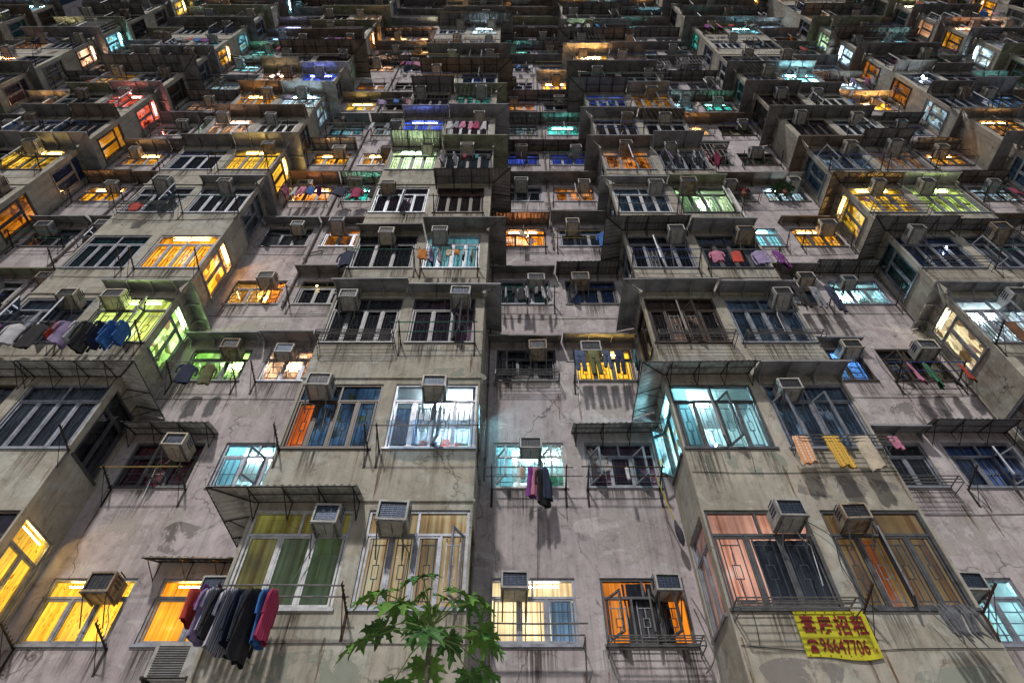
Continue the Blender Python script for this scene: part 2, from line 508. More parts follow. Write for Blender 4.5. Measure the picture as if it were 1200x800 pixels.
# ------------------------------------------------------------------ per-cell facts read off the photograph
# key: (kind, row, index, side); lit = fill of the window
Y, AM, OR, CY, WH = ('yellow', 1.25, 'fold'), ('amber', 1.2, 'fold'), ('orange', 1.1, 'fold'), ('cyan', 1.3, 'room'), ('white', 1.5, 'room')
LIT = {
    # bottom row
    ('c', 0, -1, 'L'): ('yellow', 1.35, 'leaf'), ('c', 0, -1, 'R'): ('amber', 1.25, 'fold'), ('b', 0, -2, 'S'): ('yellow', 1.0, 'leaf'),
    ('b', 0, -1, 'L'): ('olive', 0.2, 'fold'), ('b', 0, -1, 'R'): ('cream', 0.3, 'fold'), ('b', 0, -1, 'S'): 'grey',  # the olive curtain is unlit, its glow is added
    ('c', 0, 0, 'L'): ('cream', 1.2, 'fold'), ('c', 0, 0, 'R'): ('orange', 0.68, 'fold'),
    ('b', 0, 0, 'L'): ('pink', 0.55, 'fold'), ('b', 0, 0, 'S'): ('pink', 0.22, 'fold'), ('b', 0, 0, 'R'): ('tan', 0.13, 'fold'),  # the tan curtain is unlit, its faint glow is added
    ('c', 0, 1, 'L'): ('cyan', 1.1, 'room'), ('c', 0, 1, 'R'): 'slate',
    # second row
    ('b', 1, -1, 'L'): ('skyblue', 0.12, 'room'), ('b', 1, -1, 'R'): ('white', 1.7, 'room'), ('b', 1, -1, 'S'): ('cyan', 1.2, 'fold'),
    ('c', 1, 0, 'L'): ('cyan', 1.6, 'room'), ('c', 1, 0, 'R'): 'purple',
    ('b', 1, 0, 'L'): ('cyan', 1.5, 'room'), ('b', 1, 0, 'S'): ('cyan', 1.3, 'room'), ('b', 1, 0, 'R'): 'bluegrey',
    ('c', 1, 1, 'L'): 'black', ('c', 1, 1, 'R'): 'navy', ('c', 1, -1, 'L'): 'maroon', ('c', 1, -1, 'R'): ('cyan', 1.1, 'room'),
    ('b', 1, -2, 'L'): 'slate', ('b', 1, -2, 'R'): 'slate', ('b', 1, -2, 'S'): 'black', ('c', 1, -2, 'R'): 'slate',
    # third row
    ('b', 2, -2, 'R'): ('lime', 1.0, 'fold'), ('b', 2, -2, 'L'): 'slate', ('b', 2, -2, 'S'): ('green', 1.3, 'room'),
    ('c', 2, -1, 'L'): ('green', 1.1, 'room'), ('c', 2, -1, 'R'): ('peach', 1.2, 'room'),
    ('b', 2, -1, 'L'): 'black', ('b', 2, -1, 'R'): 'purple', ('b', 2, -1, 'S'): 'black', ('c', 2, 0, 'L'): 'black', ('c', 2, 0, 'R'): ('yellow', 1.4, 'fold'),
    ('b', 2, 0, 'L'): 'wood', ('b', 2, 0, 'S'): 'wood', ('b', 2, 0, 'R'): 'bluegrey', ('c', 2, 1, 'L'): ('skyblue', 1.1, 'room'), ('c', 2, 1, 'R'): 'black',
    ('b', 2, 1, 'S'): ('cream', 0.8, 'room'), ('b', 2, 1, 'L'): ('white', 0.8, 'room'), ('b', 2, 1, 'R'): 'slate',
    # fourth row
    ('b', 3, -2, 'L'): 'teal', ('b', 3, -2, 'R'): ('amber', 1.4, 'fold'), ('b', 3, -2, 'S'): ('amber', 1.8, 'room'),
    ('c', 3, -1, 'L'): ('amber', 1.5, 'room'), ('c', 3, -1, 'R'): 'black', ('b', 3, -1, 'L'): 'black', ('b', 3, -1, 'R'): ('cyan', 0.3, 'fold'),
    ('c', 3, 0, 'L'): 'teal', ('c', 3, 0, 'R'): 'navy', ('b', 3, 0, 'L'): 'black', ('b', 3, 0, 'R'): 'slate', ('b', 3, 0, 'S'): 'slate',
    ('c', 3, 1, 'L'): 'slate', ('c', 3, 1, 'R'): ('cyan', 0.95, 'room'), ('b', 3, 1, 'L'): 'navy', ('b', 3, 1, 'R'): 'slate', ('b', 3, 1, 'S'): 'teal',
    ('c', 3, -2, 'L'): 'black', ('c', 3, -2, 'R'): 'slate', ('c', 3, 2, 'L'): 'slate',
    # fifth row
    ('c', 4, 0, 'L'): ('orange', 1.5, 'room'), ('c', 4, 0, 'R'): 'slate', ('b', 4, 0, 'L'): 'bluegrey', ('b', 4, 0, 'S'): 'slate', ('b', 4, 0, 'R'): ('palegreen', 0.75, 'room'),
    ('c', 4, 1, 'L'): ('cyan', 0.9, 'fold'), ('c', 4, 1, 'R'): ('amber', 0.9, 'room'), ('b', 4, 1, 'L'): ('yellow', 0.8, 'room'),
    ('b', 4, 1, 'S'): ('yellow', 0.7, 'room'), ('b', 4, 1, 'R'): ('lime', 0.7, 'room'), ('c', 4, -1, 'R'): ('orange', 0.35, 'room'), ('c', 4, -1, 'L'): 'grey',
    ('b', 4, -2, 'R'): 'grey', ('b', 4, -2, 'L'): 'grey', ('b', 4, -2, 'S'): 'grey', ('b', 4, -1, 'L'): 'purple', ('b', 4, -1, 'R'): 'wood', ('b', 4, -1, 'S'): 'wood',
    ('b', 4, -3, 'S'): ('orange', 0.45, 'room'), ('c', 4, -2, 'L'): 'slate', ('c', 4, -2, 'R'): 'slate',
    # sixth row
    ('b', 5, -2, 'R'): ('yellow', 1.3, 'fold'), ('b', 5, -2, 'S'): ('yellow', 1.3, 'fold'), ('b', 5, -2, 'L'): 'slate', ('c', 5, -1, 'L'): ('orange', 1.2, 'room'), ('c', 5, -1, 'R'): ('teal', 0.9, 'room'),
    ('b', 5, -1, 'L'): ('palegreen', 1.3, 'fold'), ('b', 5, -1, 'R'): 'slate', ('c', 5, 0, 'R'): ('orange', 0.5, 'room'), ('c', 5, 0, 'L'): 'black',
    ('b', 5, 0, 'L'): ('orange', 0.35, 'room'), ('b', 5, 0, 'R'): 'grey', ('b', 5, -3, 'R'): ('yellow', 1.1, 'room'), ('c', 5, -2, 'L'): ('amber', 1.2, 'room'),
    ('c', 5, 2, 'R'): ('white', 0.6, 'room'), ('c', 5, 1, 'R'): ('white', 0.7, 'room'), ('b', 5, 1, 'L'): 'bluegrey', ('b', 5, 1, 'R'): ('peach', 0.2, 'room'), ('b', 5, 1, 'S'): 'bluegrey',
    # seventh row
    ('c', 6, 0, 'L'): ('blue', 0.35, 'fold'), ('c', 6, 0, 'R'): ('blue', 0.3, 'fold'), ('b', 6, -1, 'L'): ('blue', 0.9, 'fold'), ('c', 6, -1, 'L'): ('amber', 1.2, 'room'),
    ('c', 6, -1, 'R'): ('amber', 0.7, 'room'), ('b', 6, -2, 'L'): ('peach', 0.75, 'room'), ('b', 6, -2, 'R'): 'olive', ('b', 6, -3, 'S'): ('amber', 0.55, 'fold'),
    ('c', 6, -2, 'L'): ('amber', 0.9, 'room'), ('c', 6, 2, 'R'): ('amber', 0.9, 'room'), ('b', 6, 2, 'L'): ('amber', 0.9, 'room'), ('b', 6, 2, 'S'): 'teal',
    # eighth row
    ('b', 7, -2, 'R'): ('white', 0.85, 'room'), ('b', 7, -2, 'L'): ('amber', 0.95, 'fold'), ('b', 7, -2, 'S'): ('white', 0.5, 'room'), ('b', 7, -3, 'R'): ('red', 0.7, 'room'), ('b', 7, -3, 'S'): ('red', 0.85, 'room'),
    ('c', 7, -1, 'R'): ('white', 0.3, 'room'), ('c', 7, -1, 'L'): ('cyan', 0.3, 'room'), ('b', 7, 0, 'L'): ('blue', 0.45, 'room'), ('b', 7, 0, 'R'): ('amber', 0.35, 'room'), ('b', 7, 2, 'R'): ('skyblue', 0.35, 'room'),
    ('b', 7, 2, 'L'): 'slate', ('b', 7, 2, 'S'): ('white', 0.5, 'room'), ('c', 7, 0, 'L'): ('white', 0.4, 'room'), ('b', 7, -1, 'R'): ('teal', 0.3, 'room'),
    # ninth row and above
    ('c', 8, -3, 'L'): ('amber', 1.1, 'room'), ('c', 8, -1, 'L'): ('yellow', 0.95, 'room'), ('c', 8, 0, 'L'): ('orange', 0.55, 'room'), ('c', 8, 1, 'R'): ('teal', 0.9, 'room'),
    ('c', 8, -1, 'R'): 'black', ('b', 8, 1, 'R'): ('cyan', 2.4, 'room'), ('b', 8, 1, 'L'): 'slate', ('b', 8, 2, 'L'): 'navy', ('b', 8, -2, 'R'): ('blue', 1.0, 'room'), ('b', 8, 0, 'L'): 'grey',
    ('c', 9, 0, 'R'): ('amber', 3.2, 'room'), ('b', 9, 0, 'L'): ('amber', 4.0, 'room'), ('c', 9, 2, 'R'): ('white', 1.2, 'room'), ('c', 8, 2, 'L'): ('amber', 3.2, 'room'), ('c', 8, 2, 'R'): ('amber', 3.2, 'room'),
    ('b', 8, 2, 'S'): ('orange', 0.25, 'room'), ('b', 9, 2, 'S'): ('orange', 0.3, 'room'), ('b', 10, 3, 'S'): ('white', 0.9, 'room'), ('b', 11, 2, 'S'): ('palegreen', 0.6, 'room'), ('b', 10, 2, 'S'): ('white', 1.0, 'room'),
    ('b', 12, 3, 'S'): ('peach', 0.5, 'fold'), ('b', 14, 2, 'L'): ('amber', 1.0, 'room'), ('c', 16, 2, 'L'): ('palegreen', 0.9, 'room'), ('c', 13, 2, 'R'): ('white', 1.1, 'room'),
    ('c', 16, 5, 'L'): ('cream', 1.0, 'room'), ('c', 14, 4, 'R'): ('orange', 0.9, 'room'), ('c', 15, 1, 'L'): ('skyblue', 0.4, 'room'), ('b', 13, -1, 'L'): ('amber', 0.9, 'room'),
    ('c', 13, -1, 'R'): ('cream', 1.0, 'room'), ('c', 12, -1, 'R'): ('orange', 1.2, 'room'), ('b', 11, -1, 'R'): ('white', 0.9, 'room'), ('b', 14, -3, 'S'): ('cyan', 0.8, 'room'),
    ('b', 11, -3, 'S'): ('cyan', 0.5, 'room'), ('c', 10, -2, 'L'): ('cyan', 1.0, 'room'), ('c', 10, -2, 'R'): ('white', 1.0, 'room'), ('c', 13, -2, 'L'): ('lilac', 0.9, 'room'), ('c', 12, -2, 'L'): ('skyblue', 0.8, 'room'),
    ('c', 15, -3, 'L'): ('amber', 1.2, 'room'), ('b', 13, -3, 'L'): ('amber', 0.7, 'room'), ('b', 15, -5, 'S'): ('yellow', 1.2, 'room'), ('c', 14, -5, 'R'): ('teal', 0.9, 'room'),
    ('b', 11, -4, 'L'): ('cream', 0.9, 'room'), ('c', 15, 0, 'L'): ('cyan', 1.0, 'room'), ('b', 9, -1, 'L'): ('palegreen', 0.4, 'room'), ('b', 14, -4, 'S'): ('yellow', 1.1, 'room'),
    ('b', 11, 0, 'R'): ('white', 0.45, 'room'), ('b', 13, 0, 'R'): ('white', 0.7, 'room'), ('b', 10, -1, 'R'): ('lilac', 0.5, 'room'), ('b', 11, -2, 'L'): ('cream', 0.4, 'room'),
    ('b', 12, 1, 'L'): ('teal', 0.4, 'room'), ('c', 11, 1, 'L'): ('white', 0.35, 'room'), ('c', 9, -2, 'L'): ('white', 0.6, 'room'), ('c', 13, 3, 'L'): ('amber', 0.6, 'room'),
    ('b', 10, 3, 'L'): ('lilac', 0.35, 'room'), ('c', 14, 0, 'R'): ('orange', 0.5, 'room'), ('c', 11, -4, 'L'): ('cream', 0.5, 'room'), ('b', 16, 3, 'S'): ('white', 0.8, 'room'),
}
AC = {  # where the air conditioner sits in the window; None = none
    ('c', 0, -1, 'L'): 'r', ('c', 0, -1, 'R'): 'r', ('b', 0, -1, 'L'): 'r', ('b', 0, -1, 'R'): 'l', ('c', 0, 0, 'L'): 'l', ('c', 0, 0, 'R'): 'r',
    ('b', 0, 0, 'L'): 'r', ('b', 0, 0, 'R'): 'l', ('c', 0, 1, 'L'): 'l',
    ('c', 1, -1, 'L'): 'r', ('c', 1, -1, 'R'): None, ('b', 1, -1, 'L'): 'l', ('b', 1, -1, 'R'): 'c', ('c', 1, 0, 'L'): 'c', ('c', 1, 0, 'R'): None,
    ('b', 1, 0, 'L'): None, ('b', 1, 0, 'R'): 'l', ('c', 1, 1, 'L'): None, ('c', 1, 1, 'R'): None, ('b', 1, -2, 'L'): 'r', ('b', 1, -2, 'R'): None,
    ('c', 2, -1, 'L'): 'r', ('c', 2, -1, 'R'): 'l', ('b', 2, -1, 'L'): 'l', ('b', 2, -1, 'R'): 'r', ('c', 2, 0, 'L'): 'r', ('c', 2, 0, 'R'): 'l',
    ('b', 2, 0, 'L'): None, ('b', 2, 0, 'R'): 'r', ('c', 2, 1, 'L'): 'r', ('c', 2, 1, 'R'): 'r', ('b', 2, -2, 'L'): 'r', ('b', 2, -2, 'R'): 'l', ('b', 2, 1, 'L'): 'r',
    ('b', 3, -2, 'L'): None, ('b', 3, -2, 'R'): None, ('c', 3, -1, 'L'): 'r', ('c', 3, -1, 'R'): None, ('b', 3, -1, 'L'): 'c', ('b', 3, -1, 'R'): 'l',
    ('c', 3, 0, 'L'): 'r', ('c', 3, 0, 'R'): 'l', ('b', 3, 0, 'L'): 'r', ('b', 3, 0, 'R'): 'r', ('c', 3, 1, 'L'): 'r', ('c', 3, 1, 'R'): 'l', ('b', 3, 1, 'L'): 'l', ('b', 3, 1, 'R'): 'c',
    ('c', 4, 0, 'L'): None, ('c', 4, 0, 'R'): 'l', ('b', 4, -1, 'L'): 'l', ('b', 4, -1, 'R'): None, ('b', 4, 0, 'L'): 'r', ('b', 4, 0, 'R'): 'l', ('c', 4, -1, 'L'): 'r', ('c', 4, -1, 'R'): 'l',
    ('b', 4, -2, 'L'): 'c', ('b', 4, -2, 'R'): 'c', ('b', 4, 1, 'L'): 'c', ('b', 4, 1, 'R'): 'l', ('c', 4, 1, 'L'): None, ('c', 4, 1, 'R'): 'r',
    ('b', 8, 2, 'L'): None,
}
# awning over a window: (type, material)
AWN = {
    ('b', 9, 0, 'L'): ('sheet', 'sheet_zinc'), ('c', 9, 0, 'R'): ('sheet', 'sheet_zinc'), ('b', 8, 1, 'R'): ('sheet', 'sheet_zinc'), ('c', 8, 2, 'L'): ('sheet', 'sheet_zinc'), ('c', 8, 2, 'R'): ('sheet', 'sheet_zinc'), ('c', 6, -1, 'L'): ('corr', 'sheet_zinc'),
    ('b', 6, -1, 'L'): ('sheet', 'sheet_grey'), ('b', 8, -2, 'R'): ('sheet', 'sheet_zinc'), ('c', 5, -2, 'L'): ('corr', 'sheet_brown'),
    ('b', 0, -1, 'L'): ('corr', 'sheet_zinc'), ('b', 0, -1, 'R'): None, ('c', 0, -1, 'R'): ('corr', 'sheet_zinc'), ('c', 0, -1, 'L'): None,
    ('c', 0, 0, 'L'): None, ('c', 0, 0, 'R'): None, ('b', 0, 0, 'L'): None, ('b', 0, 0, 'R'): None, ('c', 0, 1, 'L'): None, ('c', 0, 1, 'R'): None, ('b', 0, -2, 'L'): None, ('b', 0, -2, 'R'): None,
    ('b', 1, -1, 'L'): None, ('b', 1, -1, 'R'): None, ('c', 1, 0, 'L'): None, ('c', 1, 0, 'R'): ('corr', 'sheet_zinc'), ('b', 1, 0, 'L'): ('corr', 'sheet_zinc'), ('b', 1, 0, 'R'): ('sheet', 'sheet_grey'),
    ('c', 1, 1, 'L'): ('sheet', 'sheet_grey'), ('c', 1, 1, 'R'): ('corr', 'sheet_grey'), ('c', 1, -1, 'L'): ('corr', 'sheet_zinc'), ('c', 1, -1, 'R'): None,
    ('b', 1, -2, 'L'): ('corr', 'sheet_zinc'), ('b', 1, -2, 'R'): ('corr', 'sheet_zinc'), ('b', 1, 1, 'L'): ('corr', 'sheet_dark'),
    ('b', 2, -1, 'L'): ('sheet', 'sheet_grey'), ('b', 2, -1, 'R'): ('sheet', 'sheet_grey'), ('c', 2, 0, 'L'): ('sheet', 'sheet_dark'), ('c', 2, 0, 'R'): ('sheet', 'sheet_dark'),
    ('b', 2, 0, 'L'): ('sheet', 'sheet_grey'), ('b', 2, 0, 'R'): ('sheet', 'sheet_grey'), ('c', 2, 1, 'L'): ('sheet', 'sheet_grey'), ('c', 2, 1, 'R'): None,
    ('c', 2, -1, 'L'): ('sheet', 'sheet_grey'), ('c', 2, -1, 'R'): ('sheet', 'sheet_grey'), ('b', 2, -2, 'L'): None, ('b', 2, -2, 'R'): ('sheet', 'sheet_grey'), ('b', 2, 1, 'L'): ('sheet', 'sheet_grey'), ('b', 2, 1, 'R'): ('sheet', 'sheet_grey'),
    ('b', 3, -2, 'L'): None, ('b', 3, -2, 'R'): None, ('c', 3, -1, 'L'): None, ('c', 3, -1, 'R'): ('sheet', 'sheet_dark'), ('b', 3, -1, 'L'): ('sheet', 'sheet_dark'), ('b', 3, -1, 'R'): ('sheet', 'sheet_dark'),
    ('c', 3, 0, 'L'): ('sheet', 'sheet_dark'), ('c', 3, 0, 'R'): ('corr', 'sheet_dark'), ('b', 3, 0, 'L'): ('corr', 'sheet_dark'), ('b', 3, 0, 'R'): ('sheet', 'sheet_grey'), ('c', 3, 1, 'L'): ('sheet', 'sheet_dark'), ('c', 3, 1, 'R'): ('corr', 'sheet_dark'),
    ('b', 3, 1, 'L'): ('corr', 'sheet_dark'), ('b', 3, 1, 'R'): ('corr', 'sheet_dark'),
    ('c', 4, 0, 'L'): ('corr', 'sheet_brown'), ('c', 4, 0, 'R'): ('sheet', 'sheet_dark'), ('b', 4, 0, 'L'): ('sheet', 'sheet_grey'), ('b', 4, 0, 'R'): ('sheet', 'sheet_green'),
    ('b', 4, -1, 'L'): None, ('b', 4, -1, 'R'): ('corr', 'sheet_dark'), ('b', 4, 1, 'L'): ('corr', 'sheet_brown'), ('b', 4, 1, 'R'): ('sheet', 'sheet_zinc'),
    ('b', 5, -1, 'L'): ('corr', 'sheet_translucent'), ('b', 5, -1, 'R'): ('sheet', 'sheet_green'), ('b', 5, -2, 'L'): ('sheet', 'sheet_dark'), ('b', 5, -2, 'R'): ('sheet', 'sheet_grey'),
    ('c', 5, -1, 'L'): ('sheet', 'sheet_brown'), ('c', 5, -1, 'R'): ('corr', 'sheet_translucent'), ('b', 4, -2, 'L'): None, ('b', 4, -2, 'R'): ('sheet', 'sheet_grey'),
    ('b', 5, 0, 'L'): ('sheet', 'sheet_dark'), ('b', 7, -2, 'R'): ('sheet', 'sheet_zinc'), ('b', 7, -2, 'L'): ('sheet', 'sheet_brown'),
    ('b', 8, 2, 'L'): ('sheet', 'sheet_zinc'),
}
RACK = {  # ('arms', pole material, number of poles) or ('cage',)
    ('c', 0, -1, 'L'): ('arms', 'rusty_steel', 0), ('b', 0, -1, 'L'): ('arms', 'steel_pole', 2), ('b', 0, -1, 'R'): None, ('c', 0, 0, 'L'): ('bar', 'tube_steel', 1), ('c', 0, 0, 'R'): ('cage',),
    ('b', 0, 0, 'L'): ('cage',), ('b', 0, 0, 'R'): ('arms', 'rusty_steel', 0), ('c', 0, -1, 'R'): None, ('c', 0, 1, 'L'): None,
    ('b', 1, -1, 'L'): ('arms', 'bamboo', 0), ('b', 1, -1, 'R'): ('arms', 'steel_pole', 1), ('c', 1, 0, 'L'): ('arms', 'steel_pole', 2), ('c', 1, 0, 'R'): ('arms', 'rusty_steel', 2),
    ('b', 1, 0, 'L'): None, ('b', 1, 0, 'R'): ('cage',), ('c', 1, 1, 'L'): ('cage',), ('c', 1, 1, 'R'): ('arms', 'steel_pole', 0), ('c', 1, -1, 'L'): ('arms', 'bamboo', 1), ('c', 1, -1, 'R'): None,
    ('b', 1, -2, 'R'): ('arms', 'steel_pole', 0), ('b', 1, -2, 'L'): ('arms', 'steel_pole', 1),
    ('b', 2, -1, 'L'): ('cage',), ('b', 2, -1, 'R'): ('arms', 'green_pole', 2), ('c', 2, 0, 'L'): ('cage',), ('c', 2, 0, 'R'): ('arms', 'green_pole', 1),
    ('b', 2, 0, 'L'): ('cage',), ('b', 2, 0, 'R'): ('cage',), ('c', 2, 1, 'L'): None, ('c', 2, 1, 'R'): ('arms', 'blue_pole', 2), ('c', 2, -1, 'L'): ('arms', 'steel_pole', 1),
    ('c', 2, -1, 'R'): ('arms', 'steel_pole', 0), ('b', 2, -2, 'R'): ('arms', 'steel_pole', 1), ('b', 2, -2, 'L'): ('arms', 'steel_pole', 1), ('b', 2, 1, 'L'): ('arms', 'steel_pole', 1),
    ('b', 3, -2, 'L'): ('arms', 'rusty_steel', 0), ('b', 3, -2, 'R'): ('arms', 'rusty_steel', 0), ('c', 3, -1, 'L'): None, ('b', 3, -1, 'R'): ('arms', 'green_pole', 1), ('b', 3, -1, 'L'): ('arms', 'green_pole', 1),
    ('c', 3, 0, 'L'): ('arms', 'green_pole', 1), ('c', 3, 0, 'R'): None, ('b', 3, 0, 'L'): ('arms', 'blue_pole', 2), ('b', 3, 0, 'R'): ('arms', 'steel_pole', 1), ('c', 3, 1, 'L'): ('arms', 'steel_pole', 1), ('c', 3, 1, 'R'): ('arms', 'steel_pole', 0),
    ('c', 4, 0, 'R'): ('arms', 'bamboo', 2), ('c', 4, 0, 'L'): ('arms', 'steel_pole', 1),
    ('b', 6, -1, 'R'): ('arms', 'steel_pole', 1), ('b', 5, 0, 'R'): ('arms', 'steel_pole', 1), ('b', 5, -1, 'R'): ('arms', 'steel_pole', 1), ('c', 5, -1, 'R'): ('arms', 'steel_pole', 1),
}
OPEN = {('b', 2, -1, 'L'): (), ('c', 0, 0, 'R'): (0, 1, 2), ('b', 1, 0, 'L'): (1, 2), ('b', 1, 0, 'R'): (0, 2), ('c', 1, 0, 'L'): (0, 2), ('c', 1, 0, 'R'): (0, 2), ('b', 1, -1, 'R'): (2,), ('b', 0, -1, 'R'): (3,),
        ('c', 1, -1, 'L'): (1,), ('b', 2, -2, 'R'): (2,), ('c', 2, 1, 'R'): (0,), ('b', 4, -1, 'L'): (2,), ('c', 3, 0, 'R'): (0,), ('b', 3, 0, 'L'): (1,), ('c', 0, -1, 'L'): (), ('c', 0, -1, 'R'): (), ('b', 0, -1, 'L'): (),
        ('b', 0, 0, 'L'): (), ('b', 0, 0, 'R'): (1,), ('c', 0, 0, 'L'): (), ('b', 1, 0, 'S'): (0,), ('b', 1, -1, 'L'): (), ('b', 3, -2, 'R'): (), ('b', 5, -2, 'R'): (), ('b', 4, 0, 'R'): (3,)}
FRAME = {('b', 2, 0, 'L'): 'brown_frame', ('b', 2, 0, 'S'): 'brown_frame', ('b', 4, -1, 'R'): 'brown_frame', ('b', 2, -1, 'L'): 'dark_frame', ('b', 2, -1, 'R'): 'dark_frame', ('c', 2, 0, 'L'): 'dark_frame',
         ('c', 1, -1, 'R'): 'aluminium', ('b', 1, 0, 'L'): 'dark_frame', ('b', 1, 0, 'S'): 'dark_frame', ('c', 4, 0, 'L'): 'dark_frame', ('b', 3, -1, 'L'): 'dark_frame', ('b', 5, -1, 'L'): 'dark_frame',
         ('c', 0, 0, 'R'): 'dark_frame', ('b', 5, -2, 'R'): 'dark_frame', ('b', 5, -2, 'S'): 'dark_frame', ('c', 2, 0, 'R'): 'dark_frame', ('b', 1, -1, 'R'): 'aluminium'}
# windows that turn the corner of their bay without a pillar
CORNER = {(-1, 0), (-1, 1), (0, 0), (0, 1), (-2, 0), (-2, 1), (-2, 2), (-2, 3), (-2, 4), (-2, 5), (0, 2), (0, 3), (0, 4), (0, 5), (1, 2), (1, 3), (1, 4), (1, 5)}

# ------------------------------------------------------------------ cells
def bay_x(i):
    return BX + PER * i


def opening(kind, r, i, side):
    """x0, x1 (or y0, y1 for side windows), height"""
    if kind == 'c':
        xr = bay_x(i) - RW
        return (xr + 0.26, xr + 1.60, 1.04) if side == 'L' else (xr + 2.0, xr + 3.32, 1.04)
    x0 = bay_x(i)
    c = (i, r) in CORNER
    rg = rng_of('op', r, i)
    e = 0.035 if c or rg.random() < 0.45 else 0.2
    inner_right = i < 0
    el = 0.05 if inner_right else e
    er = e if inner_right else 0.05
    if side == 'L':
        return (x0 + el, x0 + 1.58, 1.56)
    return (x0 + 1.82, x0 + BWID - er, 1.56)


def visible(x, y, z, mx, my):
    px, py, d = proj(x, y, z)
    return -mx < px < 1200 + mx and -my < py < 800 + my


def rowmax(kind, i):
    if kind == 'b' and i <= -5:
        return 13
    if kind == 'c' and i <= -5:
        return 14
    return NR - 1


CELLS = []
for r in range(-1, NR):
    for i in range(-7, 7):
        for kind in 'bc':
            if r > rowmax(kind, i):
                continue
            for side in 'LR':
                a, b, h = opening(kind, r, i, side)
                y = DB if kind == 'b' else DW
                cx = (a + b) / 2
                if visible(cx, y, zb(r) + h / 2, 150, 60):
                    CELLS.append((kind, r, i, side))
        if r <= rowmax('b', i):
            xs = bay_x(i) if i >= 0 else bay_x(i) + BWID
            if visible(xs, 8.5, zb(r) + .8, 120, 50) and (('b', r, i, 'S') in LIT or rng_of('side', r, i).random() < 0.85) and (r, i) not in ((2, -1), (3, -1), (5, -1), (0, 1), (6, 2)):
                CELLS.append(('b', r, i, 'S'))
CELLSET = set(CELLS)


def in_view(c, m=40, mb=30):
    k, r, i, s = c
    if r < 0:
        return False
    if s == 'S':
        xs = bay_x(i) if i >= 0 else bay_x(i) + BWID
        return visible(xs, 8.5, zb(r) + .8, m, mb)
    a, b, h = opening(*c)
    return visible((a + b) / 2, DB if k == 'b' else DW, zb(r) + h / 2, m, mb)


def size_of(c):
    k, r, i, s = c
    a, b, h = opening(k, r, i, 'L' if s == 'S' else s)
    d = proj((a + b) / 2, DB if k == 'b' else DW, zb(r) + .7)[2]
    return (1.6 if k == 'b' else 1.0) * (0.6 if s == 'S' else 1) / (d * d) * (1 if in_view(c) else 0.01)


# ------------------------------------------------------------------ setting: ground, building
g = MB()
g.quad((-400, -400, 0), (400, -400, 0), (400, 400, 0), (-400, 400, 0), mat("asphalt", (0.06, 0.06, 0.062), 0.9, 0, 0.3, 0.5))
o = g.build("ground"); o["kind"] = "structure"
g = MB()
g.quad((-26, -14, 0.004), (26, -14, 0.004), (26, 7.4, 0.004), (-26, 7.4, 0.004), mat("courtyard_concrete", (0.62, 0.59, 0.55), 0.9, 0, 0.2, 0.5))
o = g.build("courtyard_paving"); o["kind"] = "structure"
g = MB()
g.box(-60, 60, 7.4, 9.0, 0.0, 0.13, mat("kerb_stone", (0.3, 0.3, 0.29), 0.85))
o = g.build("pavement"); o["kind"] = "structure"

bld = link("apartment_building", None, loc=(0, DW, 0))
tag(bld, "densely packed old plaster apartment tower with projecting window bays rising out of frame", "apartment building")
BLD_INV = Matrix.Translation((0, -DW, 0))
REV = 0.13


def tile(mb, x0, x1, z0, z1, holes, P, m):
    """P maps (u, w, z) -> xyz, u along, w into the wall"""
    us = sorted({x0, x1, *[h[0] for h in holes], *[h[1] for h in holes]})
    zs = sorted({z0, z1, *[h[2] for h in holes], *[h[3] for h in holes]})
    for a, b in zip(us, us[1:]):
        for c, d in zip(zs, zs[1:]):
            if any(h[0] <= a and b <= h[1] and h[2] <= c and d <= h[3] for h in holes):
                continue
            mb.quad(P(a, 0, c), P(b, 0, c), P(b, 0, d), P(a, 0, d), m)
    for a, b, c, d in holes:
        mb.quad(P(a, 0, c), P(a, REV, c), P(a, REV, d), P(a, 0, d), m)
        mb.quad(P(b, 0, c), P(b, 0, d), P(b, REV, d), P(b, REV, c), m)
        mb.quad(P(a, 0, c), P(b, 0, c), P(b, REV, c), P(a, REV, c), m)
        mb.quad(P(a, 0, d), P(a, REV, d), P(b, REV, d), P(b, 0, d), m)


def Pw(u, w, z):
    return (u, DW + w, z)


def Pb(u, w, z):
    return (u, DB + w, z)


wl_ = MB(); wl_.M = BLD_INV
XMIN, XMAX = -35.2, bay_x(6) + BWID + 0.3
for i in range(-5, 7):
    xr = bay_x(i) - RW
    for r in range(-2, rowmax('c', i) + 1):
        z0, z1 = zb(r) - 0.95, zb(r) + FH - 0.95
        holes = []
        for s in 'LR':
            if ('c', r, i, s) in CELLSET:
                a, b, h = opening('c', r, i, s)
                holes.append((a, b, zb(r), zb(r) + h))
        tile(wl_, xr, xr + RW, z0 if r > -2 else 0, z1, holes, Pw, "recess_plaster")
        if holes and rng_of('pat', r, i).random() < 0.9:
            # cement surround, a few mm proud of the wall
            for a, b, c, d in holes:
                t = 0.05
                for q in ((a - t, b + t, c - t, c), (a - t, b + t, d, d + t), (a - t, a, c, d), (b, b + t, c, d)):
                    wl_.box(q[0], q[1], DW - 0.012, DW + 0.001, q[2], q[3], "recess_plaster", skip='k')
wl_.build("wall", bld)

